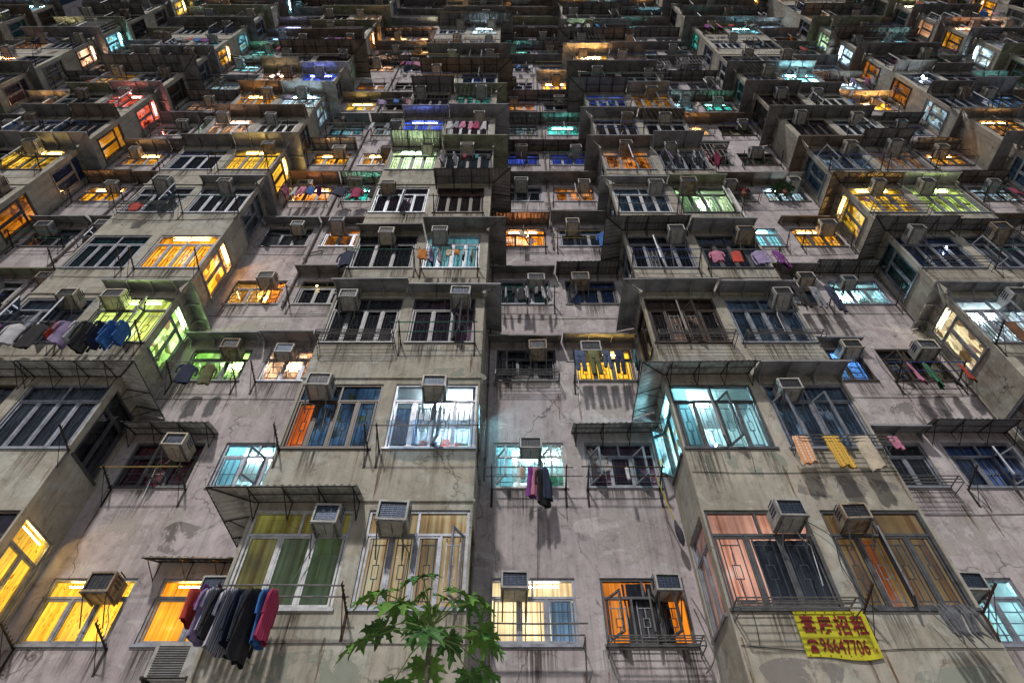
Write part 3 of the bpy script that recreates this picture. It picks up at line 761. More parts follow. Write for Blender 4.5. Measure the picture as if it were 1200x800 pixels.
for i in range(-5, 7):
    mb = MB(); mb.M = BLD_INV
    x0, x1 = bay_x(i), bay_x(i) + BWID
    for r in range(-2, rowmax('b', i) + 1):
        z0, z1 = zb(r) - 0.95, zb(r) + FH - 0.95
        holes = []
        for s in 'LR':
            if ('b', r, i, s) in CELLSET:
                a, b, h = opening('b', r, i, s)
                holes.append((a, b, zb(r), zb(r) + h))
        if r == -2:
            z0 = 3.1
        tile(mb, x0, x1, z0, z1, holes, Pb, "bay_plaster")
        for sx, sg in ((x0, 1), (x1, -1)):
            hs = []
            vis_side = (i >= 0) == (sg == 1)
            if vis_side and ('b', r, i, 'S') in CELLSET:
                hs = [(DB + 0.145, DW - 0.12, zb(r), zb(r) + 1.56)]
            tile(mb, DB, DW, z0, z1, hs, lambda u, w, z, sx=sx, sg=sg: (sx + sg * w, u, z), "bay_plaster")
        # thin string course under some storeys
        if r >= 0 and rng_of('sc', r, i).random() < 0.5:
            mb.box(x0 - 0.03, x1 + 0.03, DB - 0.035, DB + 0.001, zb(r) + 1.70, zb(r) + 1.74, "bay_plaster")
    mb.quad((x0, DB, 3.1), (x1, DB, 3.1), (x1, DW, 3.1), (x0, DW, 3.1), "bay_plaster")
    zt = zb(rowmax('b', i)) + FH - 0.95
    mb.box(x0 - 0.04, x1 + 0.04, DB - 0.04, DW, zt, zt + 0.15, "bay_plaster")
    mb.build("projecting_bay", bld)

mb = MB(); mb.M = BLD_INV
for a, b, rm in ((-35.2, -31.73, 14), (-31.73, XMAX, 16)):
    zt = zb(rm) + FH - 0.95
    mb.box(a - (0.0 if a > -32 else 0.05), b, DW + 0.001 if a > -32 else DW - 0.05, DW + 14, zt, zt + 0.2, "recess_plaster")
    mb.box(a, b, DW + 0.01, DW + 0.2, zt + 0.2, zt + 1.1, "recess_plaster")
    mb.quad((a, DW + 0.14, 0), (a, DW + 14, 0), (a, DW + 14, zt), (a, DW + 0.14, zt), "recess_plaster")
mb.quad((-35.2, DW + 0.0, 0), (-35.2, DW + 14, 0), (-35.2, DW + 14, zb(14) + FH - 0.95), (-35.2, DW, zb(14) + FH - 0.95), "recess_plaster")
mb.quad((XMAX, DW, 0), (XMAX, DW + 14, 0), (XMAX, DW + 14, zb(16) + 1.85), (XMAX, DW, zb(16) + 1.85), "recess_plaster")
mb.build("roof", bld)

# ------------------------------------------------------------------ windows
def bars(add, x0, x1, z0, z1, t, y0, y1):
    add(x0, x1, y0, y1, z0, z0 + t)
    add(x0, x1, y0, y1, z1 - t, z1)
    add(x0, x0 + t, y0, y1, z0 + t, z1 - t)
    add(x1 - t, x1, y0, y1, z0 + t, z1 - t)


def window_parts(w, h, n, nt_, opened, grille, fm, P):
    """P: dict part name -> MB.  local x right, y into wall, z up"""
    t = 0.042
    zt = h * (0.72 if h > 1.3 else 0.68)
    fr = P['frame']
    bars(lambda *a: fr.box(*a, fm), 0, w, 0, h, t, 0.025, 0.085)
    fr.box(t, w - t, 0.03, 0.08, zt, zt + t, fm)
    fr.box(-0.03, w + 0.03, -0.035, 0.024, -0.045, -0.002, fm)      # sill
    iw = w - 2 * t
    pw_ = iw / n
    for k in range(1, n):
        fr.box(t + k * pw_ - t * .45, t + k * pw_ + t * .45, 0.032, 0.078, t, zt, fm)
    for k in range(1, nt_):
        u = t + iw * k / nt_
        fr.box(u - t * .45, u + t * .45, 0.032, 0.078, zt + t, h - t, fm)
    pn = P['pane']
    for k in range(n):
        a, b = t + k * pw_ + 0.02, t + (k + 1) * pw_ - 0.02
        if k in opened:
            sg = 1 if k % 2 == 0 else -1
            hinge = a if sg == 1 else b
            ang = R(-62 if sg == 1 else 62)
            if k not in P['sashes']:
                P['sashes'][k] = MB()
            sa = P['sashes'][k] if P['sash'] is None else P['sash']
            M0 = sa.M
            Mh = Matrix.Translation((hinge, 0.02, 0)) @ Matrix.Rotation(ang, 4, 'Z')
            sa.M = Mh if M0 is None else M0 @ Mh
            q0, q1 = (0, b - a) if sg == 1 else (-(b - a), 0)
            bars(lambda *z: sa.box(*z, fm), q0, q1, t + .01, zt - .01, 0.032, -0.014, 0.014)
            sa.quad((q0 + .03, 0, t + .03), (q1 - .03, 0, t + .03), (q1 - .03, 0, zt - .03), (q0 + .03, 0, zt - .03), "window_glass")
            sa.M = M0
        else:
            # inner casement frame and glass
            bars(lambda *z: fr.box(*z, fm), a, b, t + .004, zt - .004, 0.026, 0.04, 0.07)
            pn.quad((a + .02, 0.056, t + .02), (b - .02, 0.056, t + .02), (b - .02, 0.056, zt - .02), (a + .02, 0.056, zt - .02), "window_glass")
    pn.quad((t, 0.057, zt + t), (w - t, 0.057, zt + t), (w - t, 0.057, h - t), (t, 0.057, h - t), "window_glass")
    if grille:
        gr = P['grille']
        gb = 0.008
        def bar(x0, x1, z0, z1):
            gr.box(x0, x1, 0.094, 0.106, z0, z1, "grille_steel")
        for k in range(n):
            a, b = t + k * pw_, t + (k + 1) * pw_
            c = (a + b) / 2
            for u in (a + pw_ * .22, b - pw_ * .22):
                bar(u - gb, u + gb, t, zt)
            if grille == 1:
                bar(a + pw_ * .22, b - pw_ * .22, zt - .12, zt - .105)
                bar(a + pw_ * .22, b - pw_ * .22, t + .10, t + .115)
                bar(c - gb, c + gb, t + .115, zt * .42)
                bar(c - gb, c + gb, zt * .62, zt - .12)
                bars(lambda x0, x1, y0, y1, z0, z1: gr.box(x0, x1, 0.094, 0.106, z0, z1, "grille_steel"), c - pw_ * .13, c + pw_ * .13, zt * .42, zt * .62, 0.012, 0, 0)
            elif grille == 2:
                for q in (0.25, 0.5, 0.75):
                    bar(a, b, zt * q, zt * q + .013)
            else:
                bar(c - gb, c + gb, t, zt)
                bar(a, b, zt * .5, zt * .5 + .013)


def curtain(mb, w, h, folds, m, depth=0.118):
    if not folds:
        mb.quad((0.003, depth, 0.003), (w - .003, depth, 0.003), (w - .003, depth, h - .003), (0.003, depth, h - .003), m)
        return
    n = max(8, int(w * 22))
    vs, fs = [], []
    for k in range(n + 1):
        u = .003 + (w - .006) * k / n
        for j in range(5):
            vs.append((u + 0.006 * math.sin(k * 1.7 + j), depth + 0.009 * math.sin(k * 1.9) * (0.5 + j * 0.12) - 0.004 * math.sin(k * .7 + j), .003 + (h - .006) * j / 4))
    for k in range(n):
        for j in range(4):
            a = k * 5 + j
            fs.append((a, a + 5, a + 6, a + 1))
    mb.add(vs, fs, m)


def side_params(c):
    k, r, i, s = c
    rg = rng_of('win', *c)
    a, b, h = opening(k, r, i, s) if s != 'S' else (0, DW - .12 - DB - .145, 1.56)
    w = b - a
    n = (2 if s == 'S' else (3 if k == 'c' else rg.choice((3, 4, 4))))
    if c == ('c', 0, -1, 'L') or c == ('c', 0, -1, 'R'):
        n = 3 if s == 'L' else 2
    if c == ('b', 0, -1, 'L'):
        n = 3
    if c == ('b', 0, 0, 'L'):
        n = 3
    if c in (('b', 0, -1, 'R'), ('b', 1, 0, 'L'), ('b', 1, -1, 'R'), ('b', 0, 0, 'R'), ('b', 1, -1, 'L')):
        n = 4
    nt_ = 1 if s == 'S' else 2
    if c in OPEN:
        op = OPEN[c]
    elif s == 'S':
        op = ()
    else:
        op = tuple(q for q in range(n) if rg.random() < 0.14)
    fm = FRAME.get(c) or rg.choice(("aluminium",) * 6 + ("white_frame", "dark_frame", "dark_frame", "brown_frame"))
    gk = 1 if k == 'b' else rg.choice((1, 2, 3))
    if c in (('c', 0, -1, 'L'), ('c', 0, -1, 'R'), ('b', 0, -1, 'L')):
        gk = 0
    if s == 'S':
        gk = 0
    if c in LIT:
        fill = LIT[c]
    else:
        q = rg.random()
        if q < (0.30 if r > 6 else 0.05):
            fill = (rg.choice(('amber', 'amber', 'amber', 'white', 'cream', 'teal', 'orange', 'orange', 'peach', 'lilac', 'cyan', 'palegreen')), rg.choice((0.3, 0.5, 0.8, 1.2)) if r > 6 else 0.3, 'room')
        else:
            fill = rg.choice(('slate', 'slate', 'grey', 'black', 'black', 'navy', 'teal', 'brown', 'wood', 'bluegrey', 'olive', 'purple', 'beige', 'maroon', 'greencurtain'))
    return w, h, n, nt_, op, gk, fm, fill


def cell_matrix(c):
    k, r, i, s = c
    if s == 'S':
        if i >= 0:
            return Matrix.Translation((bay_x(i), DW - .12, zb(r))) @ Matrix.Rotation(R(-90), 4, 'Z')
        return Matrix.Translation((bay_x(i) + BWID, DB + .145, zb(r))) @ Matrix.Rotation(R(90), 4, 'Z')
    a, b, h = opening(*c)
    return Matrix.Translation((a, DB if k == 'b' else DW, zb(r)))


def emit(name, colr, st):
    if name in MATS:
        return MATS[name]
    m, nt, ns, ls, p = nodes_of(name)
    ns.remove(p)
    em = N(ns, "ShaderNodeEmission")
    em.inputs[0].default_value = (*colr, 1)
    em.inputs[1].default_value = st
    ls.new(em.outputs[0], ns["Material Output"].inputs[0])
    MATS[name] = m
    return m


def spill_tube(mb, w, h, fill):  # tube added between curtain and glass to spill light onto the awnings
    c, st, _ = fill
    col = tuple(min(1, v * .85 + .12) for v in LITC[c])
    m = emit("tube_%s_%d" % (c, int(st * 4)), col, 115 * st)
    L = min(.9, w * .62)
    mb.tube([((w - L) / 2, 0.095, h - .10), ((w + L) / 2, 0.095, h - .10)], .011, m, 6)


def cloth_mat(name, c):
    if name in MATS:
        return MATS[name]
    m, nt, ns, ls, p = nodes_of(name)
    ns.remove(p)
    a = pos_noise(ns, ls, 1.0, (18, 18, .4), 3, .5, .2)
    col = mixc(ns, ls, 'MIX', a.outputs[0], tuple(v * .6 for v in c), c)
    d, t, mx = N(ns, "ShaderNodeBsdfDiffuse"), N(ns, "ShaderNodeBsdfTranslucent"), N(ns, "ShaderNodeMixShader")
    ls.new(col, d.inputs[0]); ls.new(col, t.inputs[0])
    mx.inputs[0].default_value = .6
    ls.new(d.outputs[0], mx.inputs[1]); ls.new(t.outputs[0], mx.inputs[2]); ls.new(mx.outputs[0], ns["Material Output"].inputs[0])
    MATS[name] = m
    return m


mat("room_paint", (0.72, 0.72, 0.70), 0.8, 0, 0.12, 2)
mat("room_wood", (0.30, 0.17, 0.08), 0.6, 0, 0.3, 8)
ROOMS = {('c', 1, 0, 'L'), ('b', 1, 0, 'L'), ('b', 1, -1, 'R'), ('c', 0, 1, 'L'), ('c', 1, -1, 'R'), ('c', 2, -1, 'L'), ('c', 2, -1, 'R'), ('c', 3, 1, 'R'), ('b', 2, 1, 'L'), ('c', 3, -1, 'L'), ('b', 4, 0, 'R'), ('c', 4, 0, 'L'),
         ('c', 4, 1, 'R'), ('c', 2, 1, 'L'), ('c', 5, -1, 'L')}


def build_room(win, c, w, h, fill):
    rg = rng_of('room', *c)
    col, st, _ = fill
    e = MB()
    x0, x1, y0, y1, z0, z1 = -.25, w + .25, REV + .002, 1.5, -.7, h + .22
    if c[0] == 'b' and c[3] == 'L' and c[2] >= 0:
        x0 = .10
    if c[0] == 'b' and c[3] == 'R' and c[2] < 0:
        x1 = w - .10
    m = "room_paint"
    e.quad((x0, y1, z0), (x1, y1, z0), (x1, y1, z1), (x0, y1, z1), m)
    e.quad((x0, y0, z0), (x0, y1, z0), (x0, y1, z1), (x0, y0, z1), m)
    e.quad((x1, y0, z0), (x1, y1, z0), (x1, y1, z1), (x1, y0, z1), m)
    e.quad((x0, y0, z1), (x1, y0, z1), (x1, y1, z1), (x0, y1, z1), m)
    e.quad((x0, y0, z0), (x1, y0, z0), (x1, y1, z0), (x0, y1, z0), m)
    for u0, u1 in ((-.03, x0), (x1, w + .03)):
        if u1 > u0 + .04:
            e.quad((u0, y0, 0), (u1, y0, 0), (u1, y0, h), (u0, y0, h), m)
    for a_, b_, cc, d_ in ((x0, 0, z0, z1), (w, x1, z0, z1), (0, w, z0, 0), (0, w, h, z1)):
        if b_ - a_ > .001:
            e.quad((a_, y0, cc), (b_, y0, cc), (b_, y0, d_), (a_, y0, d_), m)
    e.build('room', win)
    colr = tuple(min(1, v * .78 + .22) if col in ('cyan', 'white') else v * .93 + .05 for v in LITC[col])
    lm = emit("room_lamp_%s_%d" % (col, int(st * 10)), colr, (260 if c[0] == 'b' else 200) * st)
    e = MB()
    lx = w * rg.uniform(.3, .7)
    e.tube([(lx - .45, .72, z1 - .05), (lx + .45, .72, z1 - .05)], .018, lm, 8)
    e.build('ceiling_lamp', win)
    e = MB()
    for q in range(rg.choice((1, 2))):
        zz = h * rg.uniform(.25, .8)
        e.box(x0 + .002, x1 - .002, y1 - .3, y1 - .01, zz, zz + .025, "room_wood")
        xx = x0 + .1
        while xx < x1 - .25:
            ww, hh = rg.uniform(.06, .25), rg.uniform(.08, .3)
            e.box(xx, xx + ww, y1 - .28, y1 - .05, zz + .026, zz + .026 + hh, "fab_" + rg.choice("abcdef"))
            xx += ww + rg.uniform(.01, .12)
    wx = x0 + .05 if rg.random() < .5 else x1 - .55
    e.box(wx, wx + .5, y1 - .95, y1 - .4, z0 + .01, h * rg.uniform(.5, .95), "fab_" + rg.choice("abcdef"))
    e.build('shelf', win)
    if rg.random() < .75 and c != ('c', 0, 0, 'R'):
        cw = w * rg.uniform(.2, .4)
        xx = 0 if rg.random() < .5 else w - cw
        e = MB(); e.M = Matrix.Translation((xx, 0, 0))
        curtain(e, cw, h, True, cloth_mat("cloth_" + col, tuple(min(.9, v * .5 + .35) for v in LITC[col])))
        e.build('curtain', win)


for q, v in zip("abcdef", ((.5, .1, .07), (.1, .2, .4), (.5, .45, .35), (.12, .08, .05), (.1, .3, .15), (.05, .05, .06))):
    mat("fab_" + q, v, .8)

order = sorted(CELLS, key=size_of, reverse=True)
near = set(order[:100])
far = MB()
WCACHE = {}
for c in order:
    w, h, n, nt_, op, gk, fm, fill = side_params(c)
    M = BLD_INV @ cell_matrix(c)
    k, r, i, s = c
    fmat = fill_mat(fill)
    if c in near:
        key = (round(w, 3), h, n, nt_, op, gk, fm)
        if key not in WCACHE:
            P = {q: MB() for q in ('frame', 'pane', 'grille')}
            P['sash'] = None
            P['sashes'] = {}
            window_parts(w, h, n, nt_, op, gk, fm, P)
            cu = MB(); curtain(cu, w, h, True, MATS["curtain_grey"])
            WCACHE[key] = {q: P[q].mesh(q) for q in ('frame', 'pane', 'grille') if P[q].v}
            WCACHE[key]['sashes'] = [v.mesh('sash') for v in P['sashes'].values()]
            WCACHE[key]['curtain'] = cu.mesh('curtain')
        ms = WCACHE[key]
        wo_ = link("window", ms['frame'], bld, M=M)
        for q in ('pane', 'grille'):
            if q in ms:
                link(q, ms[q], wo_)
        for q in ms['sashes']:
            link('sash', q, wo_)
        if c in ROOMS:
            build_room(wo_, c, w, h, fill)
        else:
            co = link('curtain', ms['curtain'], wo_)
            co.material_slots[0].link = 'OBJECT'
            co.material_slots[0].material = fmat
            if not isinstance(fill, str) and fill[1] >= .7:
                e = MB(); spill_tube(e, w, h, fill); e.build('tube_lamp', wo_)
        # second, different curtain drawn beside the first one
        if c == ('b', 0, 0, 'L'):
            e = MB(); e.M = Matrix.Translation((0.62, -0.012, 0)); curtain(e, w - 0.66, 1.1, True, curtain_mat("curtain_storm", (0.03, 0.045, 0.06), (0.12, 0.15, 0.18)))
            e.build('curtain', wo_)
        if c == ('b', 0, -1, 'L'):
            e = MB(); e.M = Matrix.Translation((0.52, -0.012, 0)); curtain(e, w - 0.56, 1.12, True, lit_mat(LITC['moss'], 0.13, 'fold'))  # unlit green curtain with a faint added glow
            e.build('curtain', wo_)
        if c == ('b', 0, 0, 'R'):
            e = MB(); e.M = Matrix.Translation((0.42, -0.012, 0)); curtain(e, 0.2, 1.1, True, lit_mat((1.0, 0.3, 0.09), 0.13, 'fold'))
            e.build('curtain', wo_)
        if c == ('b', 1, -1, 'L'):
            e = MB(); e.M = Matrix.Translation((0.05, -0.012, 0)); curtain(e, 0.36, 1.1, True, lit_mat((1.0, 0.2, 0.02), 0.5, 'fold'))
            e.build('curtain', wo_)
        if c == ('c', 0, 0, 'L'):
            e = MB(); e.M = Matrix.Translation((0.93, -0.012, 0)); curtain(e, 0.38, 0.7, True, lit_mat((0.25, 0.45, 0.7), 0.45, 'fold'))
            e.build('curtain', wo_)
        if c == ('c', 0, 0, 'R'):
            e = MB(); e.M = Matrix.Translation((0.35, -0.012, 0)); curtain(e, 0.7, 1.0, True, MATS["curtain_black"])
            e.build('curtain', wo_)
    else:
        far.M = M
        window_parts(w, h, n, nt_, op, gk if r < 8 else 0, fm, {'frame': far, 'pane': far, 'sash': far, 'grille': far, 'sashes': {}})
        curtain(far, w, h, False, fmat)
        if not isinstance(fill, str) and fill[1] >= .7:
            spill_tube(far, w, h, fill)
far.M = None
o = far.build("window", bld)
o["kind"] = "stuff"
o["label"] = "smaller windows of the upper storeys, lit and unlit"

# ------------------------------------------------------------------ air conditioners
def ac_parts(P, body, fins, merged=False):
    """origin at the middle of its underside at the wall plane; sticks out toward -y"""
    w, h, d = 0.205, 0.285, 0.35
    ca = P['casing']
    # body with a bevel-ish front rim
    ca.box(-w, w, -d, 0.02, 0, h, body, skip='f')
    t = 0.028
    bars(lambda x0, x1, y0, y1, z0, z1: ca.box(x0, x1, y0, y1, z0, z1, body), -w, w, 0, h, t, -d - 0.012, -d + 0.001)
    # side louvres
    for sx in (-1, 1):
        for q in range(4):
            z = 0.12 + q * 0.06
            a = sx * (w + 0.001)
            ca.box(min(a, a + sx * .006), max(a, a + sx * .006), -d + 0.06, -d + 0.22, z, z + 0.022, fins)
    # panel seams on the underside
    ca.box(-w + .03, w - .03, -d + .05, -.08, -0.008, -0.001, body)
    ca.box(-0.004, 0.004, -d + .05, -.08, -0.012, -0.0085, fins)
    gr = P['grille']
    gr.quad((-w + t, -d + 0.02, t), (w - t, -d + 0.02, t), (w - t, -d + 0.02, h - t), (-w + t, -d + 0.02, h - t), fins)
    if not merged:
        for q in range(1, 8):
            z = t + (h - 2 * t) * q / 8
            gr.box(-w + t, w - t, -d + 0.012, -d + 0.017, z - .0018, z + .0018, 'tube_steel')
        for q in range(1, 6):
            x = -w + t + (2 * w - 2 * t) * q / 6
            gr.box(x - .0018, x + .0018, -d + 0.011, -d + 0.016, t, h - t, 'tube_steel')
    br = P['bracket']
    for sx in (-1, 1):
        x = sx * (w - 0.03)
        br.box(x - .012, x + .012, -d - .03, 0.0, -0.036, -0.013, "tube_steel")
        br.tube([(x, -d + .05, -0.03), (x, 0.0, -0.33)], 0.011, "tube_steel", 4)
    br.tube([(-w, -d - .025, -0.02), (w, -d - .025, -0.02)], 0.012, "tube_steel", 4)


ACM = {}
for body in ("ac_cream", "ac_grey", "ac_dirty"):
    for fins in ("ac_fins", "ac_fins_blue"):
        P = {q: MB() for q in ('casing', 'grille', 'bracket')}
        ac_parts(P, body, fins)
        m1 = MB(); ac_parts({q: m1 for q in P}, body, fins, True)
        ACM[(body, fins)] = ({q: P[q].mesh(q) for q in P}, m1.mesh("air_conditioner"))

AC_AT = {}
nac = 0
bodyword = {"ac_cream": "cream", "ac_grey": "grey", "ac_dirty": "grimy brownish"}
for c in order:
    k, r, i, s = c
    if s == 'S' or not in_view(c, 45, 30) or nac >= 299:
        continue
    rg = rng_of('ac', *c)
    ps = AC[c] if c in AC else rg.choice(('l', 'c', 'r', 'l', 'c', 'r', 'l', 'r', None, None))
    if ps is None:
        continue
    a, b, h = opening(*c)
    x = {'l': a + 0.40, 'c': (a + b) / 2, 'r': b - 0.36}[ps] + rg.uniform(-.05, .05)
    z = zb(r) + (1.13 if k == 'b' else 0.62) + rg.uniform(-.03, .05)
    y = DB if k == 'b' else DW
    body = rg.choice(("ac_cream", "ac_grey", "ac_grey", "ac_dirty"))
    fins = rg.choice(("ac_fins", "ac_fins", "ac_fins_blue"))
    if r == 0:
        fins = "ac_fins_blue" if c not in (('b', 0, 0, 'R'), ('c', 0, -1, 'L')) else "ac_fins"
        body = "ac_grey" if c not in (('b', 0, 0, 'R'), ('c', 0, -1, 'L')) else "ac_dirty"
    parts, one = ACM[(body, fins)]
    sc = rg.uniform(0.92, 1.08)
    lab = "%s air conditioner in %s" % (bodyword[body], place(k, r, i, s))
    if r <= 6:
        t = link("air_conditioner", None, loc=(x, y, z))
        for q in parts:
            link(q, parts[q], t)
        if r <= 5 and rg.random() < .7:
            e = MB()
            sx = rg.choice((-1, 1)); L_ = rg.uniform(.3, .9)
            e.tube([(sx * .12, -.06, 0), (sx * .14, -.05, -.1), (sx * (.16 + rg.uniform(0, .15)), -.045, -.25), (sx * (.14 + rg.uniform(0, .2)), -.03, -.25 - L_)], .008, rg.choice(("pipe_grey", "cable", "white_frame")), 5)
            e.build('hose', t)
    else:
        t = link("air_conditioner", one, loc=(x, y, z))
    t.scale = (sc * rg.uniform(.9, 1.1), sc * rg.uniform(.85, 1.2), sc * rg.uniform(.9, 1.15))
    t.rotation_euler = (R(rg.uniform(-3, 1)), R(rg.uniform(-1.5, 1.5)), R(rg.uniform(-2, 2)))
    tag(t, lab, "air conditioner", "window air conditioners across the facade")
    AC_AT[c] = x
    nac += 1

# ------------------------------------------------------------------ awnings
def awning_mesh(kind, front, sidearm, m, p=0.42, drop=0.13, detail=True):
    """front=(x0,x1), y=0 is the wall, out is -y; sidearm: None or (xcorner, sign, length) arm running back (+y).
    returns sheet MB, list of bracket MBs.  z=0 at the wall line"""
    sh = MB()
    brs = []
    x0, x1 = front
    corr = kind == 'corr'
    amp = 0.016 if corr else 0.0
    step = 0.0275 if (corr and detail) else (0.055 if corr else 0.5)
    th = 0.008

    def strip(u0, u1, fn, mitre):
        n = max(2, int(round(abs(u1 - u0) / step)))
        vs = []
        for q in range(n + 1):
            u = u0 + (u1 - u0) * q / n
            for t in (0.0, 0.5, 1.0):
                tt = max(t, 0.0)
                d0 = mitre(u)
                d = d0 + (p - d0) * tt
                zz = -drop * (d / p) ** 1.25 + amp * math.sin(q * math.pi / 2 + 0.3)
                vs.append(fn(u, d, zz))
        fs = []
        for q in range(n):
            for t in range(2):
                a = q * 3 + t
                fs.append((a, a + 3, a + 4, a + 1))
        sh.add(vs, fs, m)
        sh.add([(v[0], v[1], v[2] + th) for v in vs], [f[::-1] for f in fs], m)
        # lip
        L = [fn(u, p, -drop) for u in (u0, u1)]
        a, b = L
        sh.quad(a, b, (b[0], b[1], b[2] - (0.03 if not corr else 0.004)), (a[0], a[1], a[2] - (0.03 if not corr else 0.004)), m)

    if sidearm:
        xc, sg, ln = sidearm
        if sg < 0:   # arm on the left
            strip(xc - p, x1, lambda u, d, z: (u, -d, z), lambda u: max(0.0, xc - u))
            strip(-p, ln, lambda u, d, z: (xc - d, u, z), lambda u: max(0.0, -u))
        else:
            strip(x0, xc + p, lambda u, d, z: (u, -d, z), lambda u: max(0.0, u - xc))
            strip(-p, ln, lambda u, d, z: (xc + d, u, z), lambda u: max(0.0, -u))
    else:
        strip(x0, x1, lambda u, d, z: (u, -d, z), lambda u: 0.0)

    def bracket(px, py, nx, ny):
        b = MB()
        if corr:
            b.tube([(px, py, -0.03), (px + nx * p, py + ny * p, -drop - 0.03)], 0.013, "black_steel", 4)
            b.tube([(px + nx * p * .85, py + ny * p * .85, -drop * .85 - 0.03), (px, py, -0.34)], 0.010, "black_steel", 4)
            b.tube([(px, py, -0.01), (px, py, -0.36)], 0.009, "black_steel", 4)
        else:
            t = 0.006
            tx, ty = -ny * t, nx * t
            prof = [(0.0, -0.012), (0.88, -drop * .88 - 0.014), (0.88, -drop * .88 - 0.05), (0.3, -0.13), (0.0, -0.28)]
            vs = [(px + nx * p * a + tx, py + ny * p * a + ty, z) for a, z in prof] + [(px + nx * p * a - tx, py + ny * p * a - ty, z) for a, z in prof]
            fs = [(0, 1, 2, 3, 4), (9, 8, 7, 6, 5)] + [(q, (q + 1) % 5, 5 + (q + 1) % 5, 5 + q)[::-1] for q in range(5)]
            b.add(vs, fs, m)
        brs.append(b)

    nb = max(2, int(round((x1 - x0) / 0.55)) + 0)
    for q in range(nb + 1):
        u = x0 + 0.06 + (x1 - x0 - 0.12) * q / nb
        bracket(u, 0, 0, -1)
    if sidearm:
        for q in (0.3, 0.75):
            bracket(sidearm[0], sidearm[2] * q, sidearm[1], 0)
        # hip rafter
        b = MB()
        b.tube([(sidearm[0], 0, -0.02), (sidearm[0] + sidearm[1] * p, -p, -drop - 0.02)], 0.014, "black_steel" if corr else m, 4)
        brs.append(b)
    if corr:
        rim = MB()
        pts = [(x0 if not (sidearm and sidearm[1] < 0) else sidearm[0] - p, -p, -drop - .02), (x1 if not (sidearm and sidearm[1] > 0) else sidearm[0] + p, -p, -drop - .02)]
        if sidearm:
            e = (sidearm[0] + sidearm[1] * p, sidearm[2], -drop - .02)
            pts = [e] + pts if sidearm[1] < 0 else pts + [e]
        rim.tube(pts, 0.013, "black_steel", 4)
        rim.tube([(x0, -0.012, -.02), (x1, -0.012, -.02)], 0.012, "black_steel", 4)
        rim.tube([(x0, -p * .5, -drop * .42 - .025), (x1, -p * .5, -drop * .42 - .025)], 0.009, "black_steel", 4)
        brs.append(rim)
    return sh, brs


MW = {'sheet_grey': 'grey', 'sheet_dark': 'dark grey', 'sheet_brown': 'rusty brown', 'sheet_green': 'greenish', 'sheet_zinc': 'pale zinc', 'sheet_translucent': 'pale translucent'}
naw = 0
done_aw = set()


def awning(c, spec, full=None):
    global naw
    k, r, i, s = c
    typ, m = spec
    rg = rng_of('awp', *c)
    p = rg.uniform(0.30, 0.50) if typ == 'sheet' else rg.uniform(0.40, 0.62)
    drop = rg.uniform(0.07, 0.2)
    if r >= 5:
        p += rg.uniform(.04, .18)
    if k == 'c':
        xr = bay_x(i) - RW
        x0, x1 = (xr + 0.06, xr + 1.74) if s == 'L' else (xr + 1.78, xr + RW - 0.06)
        if full:
            x0, x1 = xr + 0.04, xr + RW - 0.04
        z = zb(r) + 1.33 + rg.uniform(-0.06, 0.12)
        arm = None
        y = DW
        p = min(p, 0.5)
    else:
        bx = bay_x(i)
        x0, x1 = (bx, bx + 1.69) if s == 'L' else (bx + 1.71, bx + BWID)
        if full:
            x0, x1 = bx, bx + BWID
        z = zb(r) + 1.78 + rg.uniform(-0.03, 0.08)
        y = DB
        arm = None
        if rg.random() < 0.85 or r < 6:
            if (s == 'L' or full) and i >= 0:
                arm = (bx - 0.001, -1, DW - DB - 0.02)
            elif (s == 'R' or full) and i < 0:
                arm = (bx + BWID + 0.001, 1, DW - DB - 0.02)
        if c == ('b', 0, -1, 'L'):
            arm = (bx, -1, DW - DB - 0.02); z = zb(r) + 1.72; p = 0.55
        if c == ('b', 1, 0, 'L'):
            z = zb(r) + 1.85; p = 0.5
    ox = (x0 + x1) / 2
    fr = (x0 - ox, x1 - ox)
    if arm:
        arm = (arm[0] - ox, arm[1], arm[2])
        if arm[1] < 0:
            fr = (arm[0], fr[1])
        else:
            fr = (fr[0], arm[0])
    sh, brs = awning_mesh(typ, fr, arm, m, p, drop, r <= 5)
    if r > 3:
        for b in brs:
            off = len(sh.v)
            for mm in b.mats:
                sh.mi(mm)
            sh.v.extend(b.v)
            for f, q in zip(b.f, b.m):
                sh.f.append([off + e for e in f]); sh.m.append(sh.mats.index(b.mats[q]))
        brs = []
    o = link("awning", sh.mesh("awning"), loc=(ox, y - 0.002, z))
    for b in brs:
        b.build("bracket", o)
    if full:
        lab = "%s %s awning across %s, %s" % (MW[m], "corrugated" if typ == 'corr' else "sheet metal", where(k, i), ORD[r])
    else:
        lab = "%s %s awning above %s" % (MW[m], "corrugated" if typ == 'corr' else "metal", place(k, r, i, s))
    o.rotation_euler = (0, R(rg.uniform(-1.1, 1.1)) if not full else 0, 0)
    tag(o, lab, "awning", "awnings over the windows")
    naw += 1


for c in order:
    k, r, i, s = c
    if s == 'S' or not in_view(c, 90, 40) or c in done_aw:
        continue
    if c in AWN:
        if AWN[c]:
            awning(c, AWN[c])
        continue
    if r < 1:
        continue
    other = (k, r, i, 'R' if s == 'L' else 'L')
    rg = rng_of('aw', k, r, i)
    types = [('sheet', 'sheet_grey')] * 3 + [('sheet', 'sheet_dark')] * 3 + [('corr', 'sheet_dark')] * 2 + [('corr', 'sheet_brown')] + [('sheet', 'sheet_green'), ('sheet', 'sheet_grey'), ('sheet', 'sheet_brown')]
    if other not in AWN and (r >= 8 or rg.random() < 0.4):
        done_aw.add(other)
        if rg.random() < 0.93 and (other in CELLSET) and naw < 296:
            awning(c, rg.choice(types if r < 6 else types[3:]), full=True)
    else:
        rg = rng_of('aw', *c)
        if rg.random() < 0.92 and naw < 296:
            awning(c, rg.choice(types if r < 6 else types[3:]))

